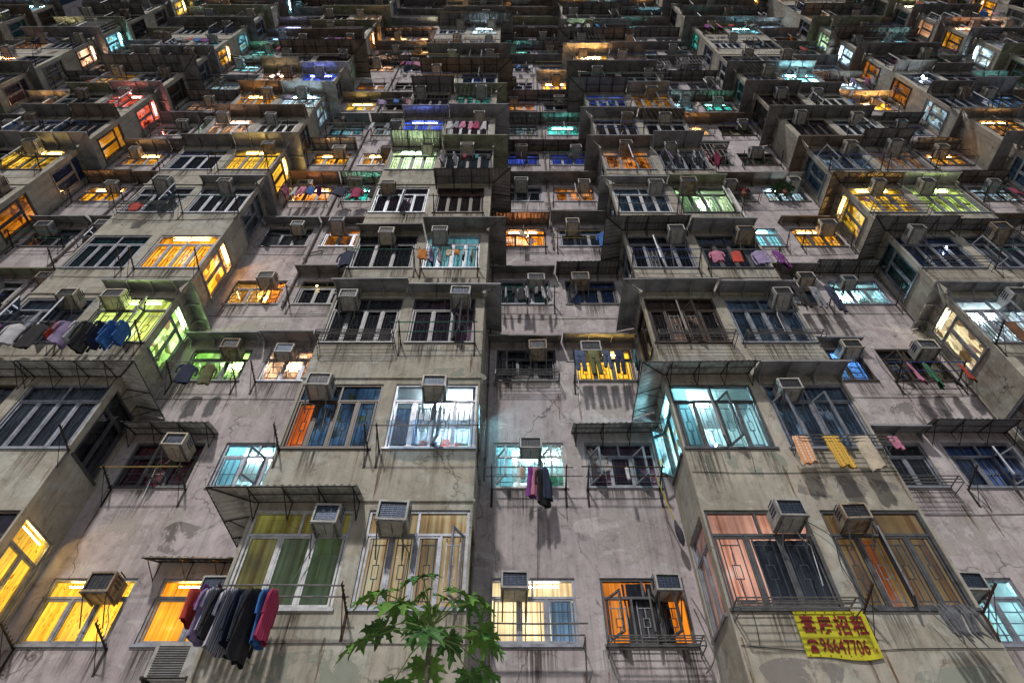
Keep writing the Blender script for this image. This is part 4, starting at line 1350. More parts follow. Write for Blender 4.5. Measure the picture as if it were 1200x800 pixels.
# ------------------------------------------------------------------ drying racks
def arm_mb(ln=0.5, m="rusty_steel", teeth=True):
    a = MB()
    a.box(-0.011, 0.011, -ln, 0.0, -0.012, 0.012, m)
    # shear so that the bar rises outward
    a.v = [(x, y, z + (-y) * 0.28) for x, y, z in a.v]
    if teeth:
        for q in range(7):
            y = -0.06 - q * (ln - .08) / 6
            z = -y * .28 + .012
            a.box(-0.006, 0.006, y - .006, y + .006, z, z + 0.045, m)
    a.tube([(0, -ln * .8, ln * .8 * .28 - .01), (0, 0, -0.34)], 0.007, m, 4)
    a.box(-0.02, 0.02, -0.008, 0.0, -0.37, 0.03, m)
    return a


ARMS = {(m): arm_mb(0.52, m).mesh("arm") for m in ("rusty_steel", "black_steel")}


def cage_mb(w):
    a = MB()
    rad = 0.012
    p, h = 0.36, 0.2
    for x in (0, w):
        a.tube([(x, 0, -0.16), (x, 0, 0.0), (x, -p * .9, 0.02), (x, -p, -0.01), (x, -p, -h * .7)], rad, "tube_steel", 6)
        a.tube([(x, -p, -h * .7), (x, 0, -h * .7)], rad * .8, "tube_steel", 6)
    for t in (0.25, 0.5, 0.75):
        a.tube([(0, -p * t, 0.005), (w, -p * t, 0.005)], rad * .7, "tube_steel", 5)
    for z in (0.0, -h * .35, -h * .7):
        a.tube([(0, -p, z), (w, -p, z)], rad * .9, "tube_steel", 5)
    return a


PW = {'bamboo': 'bamboo', 'blue_pole': 'blue', 'green_pole': 'green', 'steel_pole': 'steel', 'rusty_steel': 'rusty', 'tube_steel': 'steel'}
RACK_AT = {}
nrack = 0
for c in order:
    k, r, i, s = c
    if s == 'S' or not in_view(c, 40, 30) or nrack > 240:
        continue
    rg = rng_of('rack', *c)
    if c in RACK:
        sp_ = RACK[c]
    else:
        q = rg.random()
        if r < 2:
            continue
        sp_ = None if q < 0.36 else (('cage',) if q < 0.48 else ('arms', rg.choice(('bamboo', 'blue_pole', 'green_pole', 'steel_pole', 'steel_pole', 'rusty_steel')), rg.choice((0, 1, 1, 2, 2))))
    if not sp_:
        continue
    a, b, h = opening(*c)
    y = DB if k == 'b' else DW
    z = zb(r) - 0.07
    if sp_[0] == 'cage':
        w = b - a + 0.02
        if r <= 6:
            o = link("window_rack", cage_mb(w).mesh("window_rack"), loc=(a, y, z + 0.04))
        else:
            o = link("window_rack", cage_mb(w).mesh("window_rack"), loc=(a, y, z + 0.04))
        tag(o, "steel tube rack below %s" % place(k, r, i, s), "rack", "steel tube racks under the windows")
        RACK_AT[c] = (a, b, y - 0.35, z + 0.035, o)
        nrack += 1
        continue
    m = "rusty_steel" if rg.random() < .5 else "black_steel"
    t = link("drying_rack", None, loc=((a + b) / 2, y, z))
    xa, xb = a - (a + b) / 2 - rg.uniform(-.05, .1), b - (a + b) / 2 + rg.uniform(-.05, .1)
    if c == ('b', 0, -1, 'L'):
        xa, xb = -0.62, 0.98
    if sp_[0] == 'bar':
        e = MB(); e.tube([(xa, 0, 0.02), (xa, -.33, 0.06), (xb + .05, -.33, 0.06), (xb + .05, 0, 0.02)], 0.013, "tube_steel", 6)
        e.tube([(xb + .05, -0.3, 0.05), (xb + .05, -.02, -0.5)], 0.012, "tube_steel", 6)
        e.tube([(xa, -0.3, 0.05), (xa, -.02, -0.5)], 0.012, "tube_steel", 6)
        e.build("bar", t)
    else:
        for x in (xa, xb):
            link("arm", ARMS[m], t, loc=(x, 0, 0))
    npole = sp_[2]
    over = rg.uniform(0.02, 0.35)
    for q in range(npole):
        e = MB()
        yy = -0.46 + q * 0.2
        zz = -yy * .28 + 0.03
        e.tube([(xa - over * (0.3 if q else 1), yy, zz + rg.uniform(-.015, .015)), (0, yy, zz), (xb + over * (1 if q else .4), yy, zz + rg.uniform(-.015, .015))], 0.012, sp_[1], 6)
        e.build("pole", t)
    tag(t, "%s drying rack under %s" % ("%s-poled" % PW[sp_[1]] if npole else "bare rusty", place(k, r, i, s)), "drying rack", "drying racks under the windows")
    RACK_AT[c] = ((a + b) / 2 + xa, (a + b) / 2 + xb, y - 0.46, z + 0.46 * .28 + 0.03, t)
    nrack += 1

# ------------------------------------------------------------------ barred cages bolted over some windows
ncage = 0
for c in order:
    k, r, i, s = c
    if s == 'S' or r < 4 or r > 11 or not in_view(c, 20, 10) or c in RACK_AT or c in AC:
        continue
    rg = rng_of('cage', *c)
    if rg.random() > 0.3 or ncage > 36:
        continue
    a, b, h = opening(*c)
    y = DB if k == 'b' else DW
    w, d = b - a, rg.uniform(.32, .48)
    e = MB()
    m = rg.choice(("tube_steel", "black_steel", "white_frame", "rusty_steel"))
    for z in (-.04, h * .5, h + .04):
        e.tube([(0, 0, z), (0, -d, z), (w, -d, z), (w, 0, z)], .011, m, 4)
    nb = int(w / .16)
    for q in range(nb + 1):
        x = w * q / nb
        e.tube([(x, -d, -.04), (x, -d, h + .04)], .006, m, 4)
        e.tube([(x, -d, -.04), (x, 0, -.04)], .006, m, 4)
    for q in range(1, 3):
        for x in (0, w):
            e.tube([(x, -d * q / 3, -.04), (x, -d * q / 3, h + .04)], .006, m, 4)
    o = e.build("window_cage", loc=(a, y, zb(r)))
    tag(o, "%s barred cage over %s" % ({"tube_steel": "steel", "black_steel": "black", "white_frame": "white", "rusty_steel": "rusty"}[m], place(k, r, i, s)), "window cage", "barred cages over windows")
    ncage += 1

# ------------------------------------------------------------------ laundry
def garment_mb(kind, var):
    rg = random.Random(var * 77 + len(kind))
    mb = MB()
    if kind == 'trousers':
        secs = [(0, .19, .035), (-.22, .185, .05), (-.30, .18, .05)]
        H_ = rg.uniform(.85, 1.0)
        def loop(cx, w, d, z, n=12, ph=0.0):
            return [(cx + w * math.cos(2 * math.pi * q / n), d * math.sin(2 * math.pi * q / n) * (1 + .35 * math.sin(q * 2.1 + z * 9 + ph)), z) for q in range(n)]
        rings = [loop(0, w, d, z) for z, w, d in secs]
        addrings(mb, rings)
        for sg in (-1, 1):
            addrings(mb, [loop(sg * .092, .095, .045, -.28), loop(sg * .10, .085, .04, -.5, ph=1), loop(sg * .108, .078, .035, -.75, ph=2), loop(sg * .112, .075, .03, -H_, ph=3)])
        return mb
    if kind in ('towel', 'cloth', 'sock', 'dress'):
        w, h = {'towel': (.17, .62), 'cloth': (.12, .36), 'sock': (.045, .26), 'dress': (.2, .85)}[kind]
        rings = []
        nn = 16
        for j in range(9):
            t = j / 8
            ww = w * (1 if kind != 'dress' else (.5 + .5 * t)) * (1 + .06 * math.sin(j * 2 + var))
            z = -h * t
            th = 0.012 + 0.012 * t
            ring = []
            for q in range(nn):
                a = 2 * math.pi * q / nn
                x = ww * math.cos(a)
                yw = 0.028 * t * math.sin(x / w * 6 + var * 1.3 + t * 2)
                ring.append((x, th * math.sin(a) + yw, z + .03 * t * math.sin(x * 9 + var)))
            rings.append(ring)
        addrings(mb, rings)
        return mb
    # shirt / jacket / jumper
    L_ = {'shirt': .68, 'jacket': .8, 'vest': .6}[kind]
    n = 18
    prof = [(0.0, .05, .015), (-.03, .12, .022), (-.08, .2, .026), (-.16, .205, .03), (-.3, .20, .03), (-.45, .205, .028), (-.6 * L_ - .12, .21, .03), (-L_, .215, .034)]
    rings = []
    for j, (z, w, d) in enumerate(prof):
        t = -z / L_
        rings.append([(w * math.cos(2 * math.pi * q / n), d * math.sin(2 * math.pi * q / n) * (1 + .55 * t * math.sin(q * 2.4 + var)) + 0.03 * t * math.sin(9 * w * math.cos(2 * math.pi * q / n) + var * 2), z + .015 * t * math.sin(q * 1.3 + var)) for q in range(n)])
    addrings(mb, rings)
    if kind != 'vest':
        sl = .5 if kind == 'jacket' else rg.choice((.22, .25, .5))
        for sg in (-1, 1):
            x0 = sg * .17
            pts = [(x0, 0, -.07), (sg * .25, 0, -.16), (sg * .275, 0, -.16 - sl * .5), (sg * .265, 0, -.16 - sl)]
            nv0 = len(mb.v); mb.tube(pts, [.035, .042, .028, .036], None, 8, cap=False)
            mb.v[nv0:] = [(x_, y_ * .5, z_) for x_, y_, z_ in mb.v[nv0:]]
    # hanger
    return mb


def addrings(mb, rings, bottom=False):
    n = len(rings[0])
    vs = [v for r_ in rings for v in r_]
    fs = []
    for j in range(len(rings) - 1):
        for q in range(n):
            q2 = (q + 1) % n
            fs.append((j * n + q, (j + 1) * n + q, (j + 1) * n + q2, j * n + q2))
    fs.append(tuple(range(n)))
    if bottom:
        fs.append(tuple((len(rings) - 1) * n + q for q in range(n))[::-1])
    mb.add(vs, fs, None)


GM = {}
for kd in ('trousers', 'towel', 'cloth', 'sock', 'dress', 'shirt', 'jacket', 'vest'):
    for v in range(3):
        mb = garment_mb(kd, v)
        me = mb.mesh(kd)
        me.materials.append(mat("fabric_white", (0.55, 0.55, 0.58), 0.9, 0, 0.25, 6))
        me.polygons.foreach_set("use_smooth", [True] * len(me.polygons))
        GM[(kd, v)] = me
FAB = {
    'white': (0.55, 0.55, 0.58), 'grey': (0.24, 0.25, 0.29), 'black': (0.02, 0.02, 0.024), 'navy': (0.02, 0.03, 0.07), 'red': (0.5, 0.06, 0.04), 'crimson': (0.35, 0.04, 0.11),
    'blue': (0.04, 0.17, 0.5), 'purple': (0.22, 0.04, 0.26), 'pink': (0.6, 0.22, 0.34), 'orange': (0.6, 0.22, 0.04), 'yellow': (0.6, 0.42, 0.06), 'green': (0.04, 0.18, 0.1),
    'lilac': (0.35, 0.28, 0.48), 'teal': (0.04, 0.25, 0.3), 'brown': (0.15, 0.07, 0.035), 'cream': (0.58, 0.5, 0.38), 'olive': (0.14, 0.15, 0.06), 'denim': (0.07, 0.11, 0.2),
    'paleblue': (0.3, 0.38, 0.55),
}
ngar = 0


def striped(name, c1, c2, sc, check=False):
    if name in MATS:
        return MATS[name]
    m, nt, ns, ls, p = nodes_of(name)
    t = N(ns, "ShaderNodeTexCoord")
    w = N(ns, "ShaderNodeTexWave", bands_direction='X')
    w.inputs["Scale"].default_value = sc
    ls.new(t.outputs["Object"], w.inputs["Vector"])
    r1 = ramp(ns, ls, w.outputs[0], [(0.5, 0), (0.62, 1)])
    col = mixc(ns, ls, 'MIX', r1.outputs[0], c1, c2)
    if check:
        w2 = N(ns, "ShaderNodeTexWave", bands_direction='Z')
        w2.inputs["Scale"].default_value = sc
        ls.new(t.outputs["Object"], w2.inputs["Vector"])
        col = mixc(ns, ls, 'MIX', ramp(ns, ls, w2.outputs[0], [(0.7, 0), (0.8, 0.8)]).outputs[0], col, c1)
    ls.new(col, p.inputs["Base Color"])
    p.inputs["Roughness"].default_value = 0.9
    MATS[name] = m
    return m


striped("fabric_striped", (0.5, 0.5, 0.56), (0.12, 0.13, 0.22), 9)
striped("fabric_checked", (0.7, 0.3, 0.12), (0.65, 0.6, 0.5), 4.5, True)
striped("fabric_dotted", (0.65, 0.45, 0.08), (0.45, 0.2, 0.03), 5, True)
striped("fabric_redstripe", (0.5, 0.05, 0.12), (0.25, 0.02, 0.08), 8)
for kf, v in FAB.items():
    mat("fabric_" + kf, v, 0.9, 0, 0.3, 5)


def hang(c, items, x0=None, x1=None, dz=0.0, rot=None, yoff=0.0, jitter=0.03):
    """items: list of (kind, colour, scale)"""
    global ngar
    if c not in RACK_AT:
        return
    a, b, y, z, ro = RACK_AT[c]
    k, r, i, s = c
    x0 = a + .1 if x0 is None else x0
    x1 = b - .1 if x1 is None else x1
    n = len(items)
    rg = rng_of('hang', *c)
    word = {'trousers': 'trousers', 'towel': 'towel', 'cloth': 'cloth', 'sock': 'sock', 'dress': 'dress', 'shirt': 'shirt', 'jacket': 'jacket', 'vest': 'vest'}
    for q, it in enumerate(items):
        kd, colr, sc = it
        x = x0 + (x1 - x0) * (q / max(1, n - 1) if n > 1 else .5) + rg.uniform(-jitter, jitter)
        me = GM[(kd, rg.randrange(3))]
        ang = rot if rot is not None else (rg.uniform(60, 88) if kd in ('shirt', 'jacket', 'vest') and n > 4 else rg.uniform(-25, 25))
        ang += rg.uniform(-10, 10)
        o = link(word[kd], me, loc=(x, y + yoff, z - 0.02 + dz), rot=(R(rg.uniform(-4, 4)), R(rg.uniform(-4, 4)), R(ang)))
        if kd in ('shirt', 'jacket', 'vest'):
            o.location.z -= 0.05
        if r >= 2:
            sc *= .84
        o.scale = (sc * rg.uniform(.72, .95), sc * rg.uniform(.8, 1.3), sc * rg.uniform(.88, 1.15))
        o.material_slots[0].link = 'OBJECT'
        o.material_slots[0].material = MATS["fabric_" + colr]
        wd = {'paleblue': 'pale blue', 'redstripe': 'crimson striped', 'dotted': 'yellow patterned', 'checked': 'orange checked'}.get(colr, colr)
        tag(o, "%s %s hanging %s, below %s" % (wd, word[kd], NTH[q] if n > 1 else "alone", place(k, r, i, s)), "laundry", "laundry hung out to dry")
        ngar += 1


hang(('b', 0, -1, 'L'), [('vest', 'red', .85), ('cloth', 'purple', .9), ('shirt', 'lilac', .9), ('shirt', 'striped', .95), ('jacket', 'black', .85), ('shirt', 'striped', 1.0), ('jacket', 'navy', .95), ('jacket', 'navy', 1.0),
                         ('jacket', 'black', 1.0), ('shirt', 'blue', .9), ('shirt', 'redstripe', .88)], x0=-4.08, x1=-3.06, jitter=.01, rot=80)
a_ = RACK_AT.get(('b', 0, -1, 'L'))
hang(('c', 1, 0, 'L'), [('cloth', 'cream', .7), ('dress', 'purple', .75), ('dress', 'pink', .8), ('shirt', 'black', .95), ('dress', 'navy', .75)], x0=.22, x1=.62, rot=40)
hang(('b', 1, 0, 'R'), [('towel', 'checked', 1), ('towel', 'dotted', 1), ('towel', 'cream', 1.0), ('cloth', 'pink', .9)], x0=4.75, x1=6.3, rot=5)
hang(('c', 0, 0, 'R'), [])
hang(('c', 1, 0, 'R'), [('sock', 'white', 1)])
hang(('c', 2, 1, 'R'), [('shirt', 'pink', 1.1), ('jacket', 'green', 1), ('jacket', 'black', .9), ('shirt', 'red', .8)], rot=35)
hang(('c', 3, 1, 'L'), [('trousers', 'grey', 1), ('trousers', 'black', 1), ('trousers', 'grey', 1.0), ('trousers', 'navy', 1.1)], rot=20)
hang(('b', 2, -2, 'R'), [('vest', 'red', .8), ('shirt', 'lilac', 1), ('shirt', 'white', 1), ('jacket', 'black', 1), ('jacket', 'navy', 1), ('jacket', 'blue', 1), ('shirt', 'blue', 1)])
hang(('b', 2, -2, 'L'), [('jacket', 'black', 1), ('shirt', 'purple', 1), ('shirt', 'white', 1), ('jacket', 'black', 1)])
hang(('b', 1, -2, 'L'), [('jacket', 'maroon' if 'maroon' in FAB else 'crimson', 1), ('shirt', 'white', 1), ('jacket', 'black', 1.1), ('jacket', 'black', 1.1), ('shirt', 'grey', 1)])
hang(('c', 2, -1, 'L'), [('shirt', 'navy', 1), ('shirt', 'olive', .9)], x0=bay_x(-1) - RW + .75, x1=bay_x(-1) - RW + 1.15)
hang(('c', 2, 0, 'R'), [('trousers', 'denim', .85), ('trousers', 'olive', .85), ('trousers', 'denim', .8), ('trousers', 'navy', .85), ('shirt', 'teal', .85)], dz=.32, yoff=-.05)
hang(('c', 1, 1, 'L'), [])
hang(('c', 3, 0, 'L'), [('shirt', 'white', .8), ('vest', 'white', .8), ('sock', 'black', 1.4), ('dress', 'black', .8), ('shirt', 'white', .8), ('sock', 'grey', 1.2), ('shirt', 'white', .9), ('shirt', 'white', .8)])
hang(('b', 3, -1, 'R'), [('towel', 'orange', .9), ('shirt', 'lilac', .9), ('shirt', 'white', .8), ('cloth', 'cream', .8), ('cloth', 'orange', .8), ('vest', 'white', .7), ('vest', 'cream', .7)])
hang(('b', 3, -1, 'L'), [('shirt', 'navy', 1.2)], x0=-3.9, x1=-3.9)
hang(('b', 3, 0, 'R'), [('shirt', 'pink', .8), ('vest', 'red', .9), ('shirt', 'lilac', .9), ('shirt', 'purple', 1)])
hang(('c', 4, 0, 'R'), [('shirt', 'blue', 1.1)], x0=2.6, x1=2.6)
hang(('c', 4, 0, 'L'), [('cloth', 'cream', 1.1)])
hang(('b', 5, 0, 'R'), [('shirt', 'lilac', 1), ('shirt', 'white', 1), ('jacket', 'black', 1), ('shirt', 'white', 1), ('jacket', 'grey', 1), ('shirt', 'pink', 1.1), ('shirt', 'crimson', 1)])
hang(('b', 5, -1, 'R'), [('shirt', 'white', 1), ('shirt', 'white', 1), ('sock', 'crimson', 1.6), ('sock', 'teal', 1.6), ('sock', 'black', 1.6)])
hang(('b', 6, -1, 'R'), [('dress', 'white', .9), ('dress', 'grey', .9), ('dress', 'pink', .9), ('dress', 'pink', .9), ('dress', 'crimson', .9), ('dress', 'white', .9)])
hang(('c', 5, -1, 'R'), [('shirt', 'navy', 1.1), ('shirt', 'crimson', 1), ('shirt', 'black', 1)])
hang(('b', 2, 1, 'L'), [('towel', 'brown', 1), ('jacket', 'navy', 1), ('jacket', 'navy', 1)])
done_h = {('b', 0, -1, 'L'), ('c', 1, 0, 'L'), ('b', 1, 0, 'R'), ('c', 2, 1, 'R'), ('c', 3, 1, 'L'), ('b', 2, -2, 'R'), ('b', 2, -2, 'L'), ('b', 1, -2, 'L'), ('c', 2, -1, 'L'), ('c', 2, 0, 'R'), ('c', 3, 0, 'L'), ('b', 3, -1, 'R'),
          ('b', 3, -1, 'L'), ('b', 3, 0, 'R'), ('c', 4, 0, 'R'), ('c', 4, 0, 'L'), ('b', 5, 0, 'R'), ('b', 5, -1, 'R'), ('b', 6, -1, 'R'), ('c', 5, -1, 'R'), ('b', 2, 1, 'L'), ('c', 1, 0, 'R')}
for c in order:
    k, r, i, s = c
    if c in done_h or c not in RACK_AT or r < 4 or ngar > 280:
        continue
    rg = rng_of('lau', *c)
    if rg.random() < 0.22:
        n = rg.choice((1, 2, 3, 4, 5))
        hang(c, [(rg.choice(('shirt', 'shirt', 'jacket', 'towel', 'trousers', 'dress')), rg.choice(('white', 'white', 'grey', 'black', 'navy', 'red', 'crimson', 'blue', 'purple', 'pink', 'lilac', 'teal', 'cream')), rg.uniform(.7, .95)) for _ in range(n)])

# ------------------------------------------------------------------ banner with its lettering
bn_w, bn_h = 0.95, 0.60
BX0, BZ0 = 3.74, 4.97
root = MB()
nx, nz = 40, 16


def bwave(u, v):
    return 0.010 * math.sin(u * 4 + 1) * (1 - v) - 0.008


vs = []
for a in range(nx + 1):
    for b in range(nz + 1):
        u, v = a / nx, b / nz
        dz_ = 0.02 * math.sin(u * 6) * (1 - v) - 0.03 * (1 - v) * math.sin(u * math.pi)
        vs.append((u * bn_w, -0.02 + bwave(u, v), v * bn_h + dz_))
fs = []
for a in range(nx):
    for b in range(nz):
        q = a * (nz + 1) + b
        fs.append((q, q + nz + 1, q + nz + 2, q + 1))
root.add(vs, fs, mat("banner_yellow", (0.58, 0.55, 0.015), 0.55, 0, 0.12, 3))
nv = len(vs)
root.add([(x, y + .004, z) for x, y, z in vs], [f[::-1] for f in fs], MATS["banner_yellow"])
bn = root.build("banner", loc=(BX0, DB, BZ0))
bn.rotation_euler = (0, R(1.0), 0)
tag(bn, "yellow rental banner with red Chinese characters and phone number below bottom window", "banner")
ink = mat("banner_ink", (0.22, 0.008, 0.012), 0.6, 0, 0.1)


def text_mesh(s, size, xs, x, z, name, bold=0.0, zs=1.0):
    cu = bpy.data.curves.new(name, 'FONT')
    cu.body = s
    cu.size = size
    cu.offset = bold
    cu.resolution_u = 3
    ob = bpy.data.objects.new(name, cu)
    COL.objects.link(ob)
    dg = bpy.context.evaluated_depsgraph_get()
    me = bpy.data.meshes.new_from_object(ob.evaluated_get(dg))
    bpy.data.objects.remove(ob)
    if len(me.vertices) == 0:
        return None
    xsv = [v.co.x for v in me.vertices]; ysv = [v.co.y for v in me.vertices]
    x0_, x1_, y0_, y1_ = min(xsv), max(xsv), min(ysv), max(ysv)
    for v in me.vertices:
        u = x + (v.co.x - x0_) / (x1_ - x0_) * xs
        zz = z + (v.co.y - y0_) / (y1_ - y0_) * zs
        U, V = u / bn_w, zz / bn_h
        dz_ = 0.02 * math.sin(U * 6) * (1 - V) - 0.03 * (1 - V) * math.sin(U * math.pi)
        v.co = (u, -0.031 + bwave(U, V), zz + dz_)
    me.materials.clear()
    me.materials.append(ink)
    return me


for s_, xs, x_, z_, zs_, bd in (("\u5957", .19, .05, .29, .25, .007), ("\u623f", .19, .27, .29, .25, .007), ("\u62db", .19, .49, .29, .25, .007), ("\u79df", .19, .71, .29, .25, .007),
                                ("96647706", .60, .215, .06, .18, .006), ("\u5c0f\u59d0", .07, .845, .06, .06, .004)):
    me = text_mesh(s_, 0.3, xs, x_, z_, "lettering", bd, zs_)
    if me:
        link("lettering", me, bn)
tel = MB()
tx, tz = .045, .07
def pol(pts, yy=-0.034):
    tel.add([(tx + a, yy + bwave((tx + a) / bn_w, (tz + b) / bn_h), tz + b - 0.02) for a, b in pts], [tuple(range(len(pts)))], ink)
pol([(.02, .0), (.13, .0), (.12, .05), (.10, .09), (.05, .09), (.03, .05)])
pol([(.0, .11), (.02, .15), (.075, .17), (.13, .15), (.15, .11), (.12, .10), (.11, .12), (.04, .12), (.03, .10)])
tel.build("telephone_symbol", bn)
ey = MB()
for q in range(8):
    for zz in (.03, bn_h - .03):
        xx = .04 + q * .128
        ey.box(xx - .006, xx + .006, -0.036, -0.028, zz - .006 - (.02 if zz < .1 else 0), zz + .006 - (.02 if zz < .1 else 0), "cable")
ey.build("eyelet", bn)["kind"] = "stuff"

# ------------------------------------------------------------------ mop, hoses, cables, pipes
mo = MB()
mo.tube([(2.52, 8.62, 8.28), (2.72, 8.78, 7.45)], 0.011, mat("mop_handle", (0.55, 0.42, 0.03), 0.5), 6)
mp_ = mo.build("mop")
hd = MB()
hd.tube([(2.715, 8.77, 7.5), (2.73, 8.79, 7.4), (2.75, 8.80, 7.28), (2.77, 8.82, 7.14), (2.78, 8.83, 7.05)], [.012, .04, .06, .05, .012], mat("mop_cloth", (0.06, 0.06, 0.075), 0.95), 9)
hd.build("mop_head", mp_)
tag(mp_, "yellow-handled mop with dark head hanging beside the cyan lit bay", "mop")


def cable(pts, label, rad=0.006, m="cable", name="cable", cat="cable"):
    e = MB()
    P_ = [Vector(p) for p in pts]
    out = []
    n = len(P_)
    for q in range(n - 1):
        p0, p1, p2, p3 = P_[max(q - 1, 0)], P_[q], P_[q + 1], P_[min(q + 2, n - 1)]
        for s in range(5):
            t = s / 5
            out.append(0.5 * ((2 * p1) + (-p0 + p2) * t + (2 * p0 - 5 * p1 + 4 * p2 - p3) * t * t + (-p0 + 3 * p1 - 3 * p2 + p3) * t ** 3))
    out.append(P_[-1])
    e.tube(out, rad, m, 5)
    o = e.build(name)
    tag(o, label, cat)
    return o


cable([(-3.98, DB - .012, 5.13), (-2.3, DB - .012, 5.135), (-.57, DB - .012, 5.12)], "thin dark cable running along the wall under the hanging clothes", 0.006)
cable([(2.75, 8.98, 6.25), (2.8, 8.85, 5.95), (2.86, 8.8, 5.6), (2.83, 8.85, 5.3), (2.7, 8.95, 5.15)], "loose hose looping down beside the orange lit window", 0.011, "pipe_grey", "hose", "hose")
cable([(.45, 9.0, 7.9), (.43, 9.02, 7.2), (.40, 9.02, 6.55)], "thin cable dropping to the air conditioner of the cream lit window", 0.005)
cable([(4.45, 7.93, 6.9), (4.7, 7.9, 6.6), (4.66, 7.93, 6.2), (4.78, 7.95, 5.7), (4.9, 7.95, 5.55)], "black cable trailing from the paired air conditioners above the banner", 0.006)
cable([(5.5, 7.86, 5.5), (5.62, 7.8, 5.2), (5.85, 7.92, 4.9), (6.0, 7.95, 4.5)], "grey cable hanging below the tattered cloth", 0.006, "pipe_grey")
cable([(.25, 8.6, 11.9), (.35, 8.55, 11.5), (.6, 8.6, 11.45), (.72, 8.7, 11.8), (.7, 8.75, 12.2)], "looped cable sagging below the dark third row window", 0.006)
for i in range(-4, 6):
    xr = bay_x(i) - RW
    rg = rng_of('pipe', i)
    for q, (xx, lab) in enumerate(((xr + 1.80, "grey drain pipe running up the middle of the %s"), (xr + RW - .09, "thin pipe running up the right edge of the %s"), (xr + .1, "thin pipe running up the left edge of the %s"))):
        if rg.random() < .3:
            continue
        e = MB()
        z0, z1 = (11.0 + 2.8 * rg.randrange(3)) if q == 0 else (.2 if rg.random() < .5 else 8.5), 52.2
        rad = .03 if q == 0 else .018
        e.tube([(xx, DW - .05, z0), (xx, DW - .05, z1)], rad, "soil_pipe", 8)
        for zz in range(int(z0) + 1, int(z1), 2):
            e.box(xx - rad * 1.5, xx + rad * 1.5, DW - .05 - rad * 1.2, DW, zz, zz + .04, "soil_pipe")
            if q == 0 and zz % 4 == 0:
                e.tube([(xx, DW - .05, zz + .3), (xx + .35, DW - .05, zz + .5), (xx + .35, DW, zz + .5)], .018, "soil_pipe", 6)
        o = e.build("drain_pipe")
        tag(o, lab % where('c', i), "drain pipe", "drain pipes on the facade")
nc_ = 0
for (k, r, i) in sorted({(c[0], c[1], c[2]) for c in CELLS if 0 <= c[1] <= 7 and in_view(c, 0, 0)}):
    rg = rng_of('cab', k, r, i)
    if rg.random() < .45 or (k, r, i) == ('b', 0, -1):
        continue
    x0 = bay_x(i) + .02 if k == 'b' else bay_x(i) - RW + .02
    x1 = bay_x(i) + BWID - .02 if k == 'b' else bay_x(i) - .02
    y = (DB if k == 'b' else DW) - .012
    z = zb(r) - rg.uniform(.3, .6)
    sag = rg.uniform(.01, .09)
    cable([(x0, y, z), ((x0 * 2 + x1) / 3, y, z - sag), ((x0 + 2 * x1) / 3, y, z - sag * rg.uniform(.3, 1)), (x1, y, z + rg.uniform(-.05, .05))], "dark cable along wall below windows, %s, %s" % (where(k, i), ORD[r]), .0055)
    if rg.random() < .6:
        xx = rg.uniform(x0 + .2, x1 - .2)
        cable([(xx, y - .004, z), (xx + .03, y - .02, z + .35), (xx - .02, y - .008, z + .9), (xx, y - .008, z + 1.3)], "thin vertical cable between windows, %s, %s" % (where(k, i), ORD[r]), .005)
# grime runs under the sills and at the pillars
gm, nt, ns, ls, p = nodes_of("grime_run")
n = pos_noise(ns, ls, 1.0, (26, 26, .9), 5, .7, .3)
p.inputs["Base Color"].default_value = (0.085, 0.075, 0.06, 1)
p.inputs["Roughness"].default_value = .95
tcg = N(ns, "ShaderNodeTexCoord")
sg_ = N(ns, "ShaderNodeSeparateXYZ")
ls.new(tcg.outputs["UV"], sg_.inputs[0])
f1 = N(ns, "ShaderNodeMath", operation='MULTIPLY')
ls.new(ramp(ns, ls, n.outputs[0], [(.42, 0), (.66, .85)]).outputs[0], f1.inputs[0])
ls.new(sg_.outputs[1], f1.inputs[1])
ls.new(f1.outputs[0], p.inputs["Alpha"])
e = MB(); e.M = BLD_INV
uvs = []
for c in CELLS:
    k, r, i, s_ = c
    if s_ == 'S' or r < 0 or r > 8:
        continue
    rg = rng_of('gr', *c)
    a, b, h = opening(*c)
    y = (DB if k == 'b' else DW) - .0035
    for q in range(rg.choice((2, 3, 4))):
        x = rg.uniform(a - .1, b - .1); w_ = rg.uniform(.12, .5); ln = rg.uniform(.4, .93)
        lim0 = bay_x(i) if k == 'b' else bay_x(i) - RW
        x, x2 = max(x, lim0 + .02), min(x + w_, lim0 + (BWID if k == 'b' else RW) - .02)
        zt_ = zb(r) - .07
        y_ = y - q * .0007
        e.quad((x, y_, zt_ - ln), (x2, y_, zt_ - ln), (x2, y_, zt_), (x, y_, zt_), gm)
        uvs += [(0, 0), (1, 0), (1, 1), (0, 1)]
me_ = e.mesh("grime")
uvl = me_.uv_layers.new(name="UVMap")
for q, uv in enumerate(uvs):
    uvl.data[q].uv = uv
gro = link("grime", me_, bld)
gro["kind"] = "stuff"

# rust runs below the rack arms and repaired plaster patches: thin skins on the wall
def skin(name, outline, y, m):
    e = MB(); e.M = BLD_INV
    e.add([(x, y, z) for x, z in outline], [tuple(range(len(outline)))], m)
    return e.build(name, bld)


def rust_mat():
    m, nt, ns, ls, p = nodes_of("rust_run")
    n = pos_noise(ns, ls, 1.0, (45, 45, 2.4), 6, 0.75, 0.5)
    p.inputs["Base Color"].default_value = (0.16, 0.075, 0.025, 1)
    p.inputs["Roughness"].default_value = 0.95
    ls.new(ramp(ns, ls, n.outputs[0], [(0.42, 0.0), (0.62, 0.75)]).outputs[0], p.inputs["Alpha"])
    MATS["rust_run"] = m


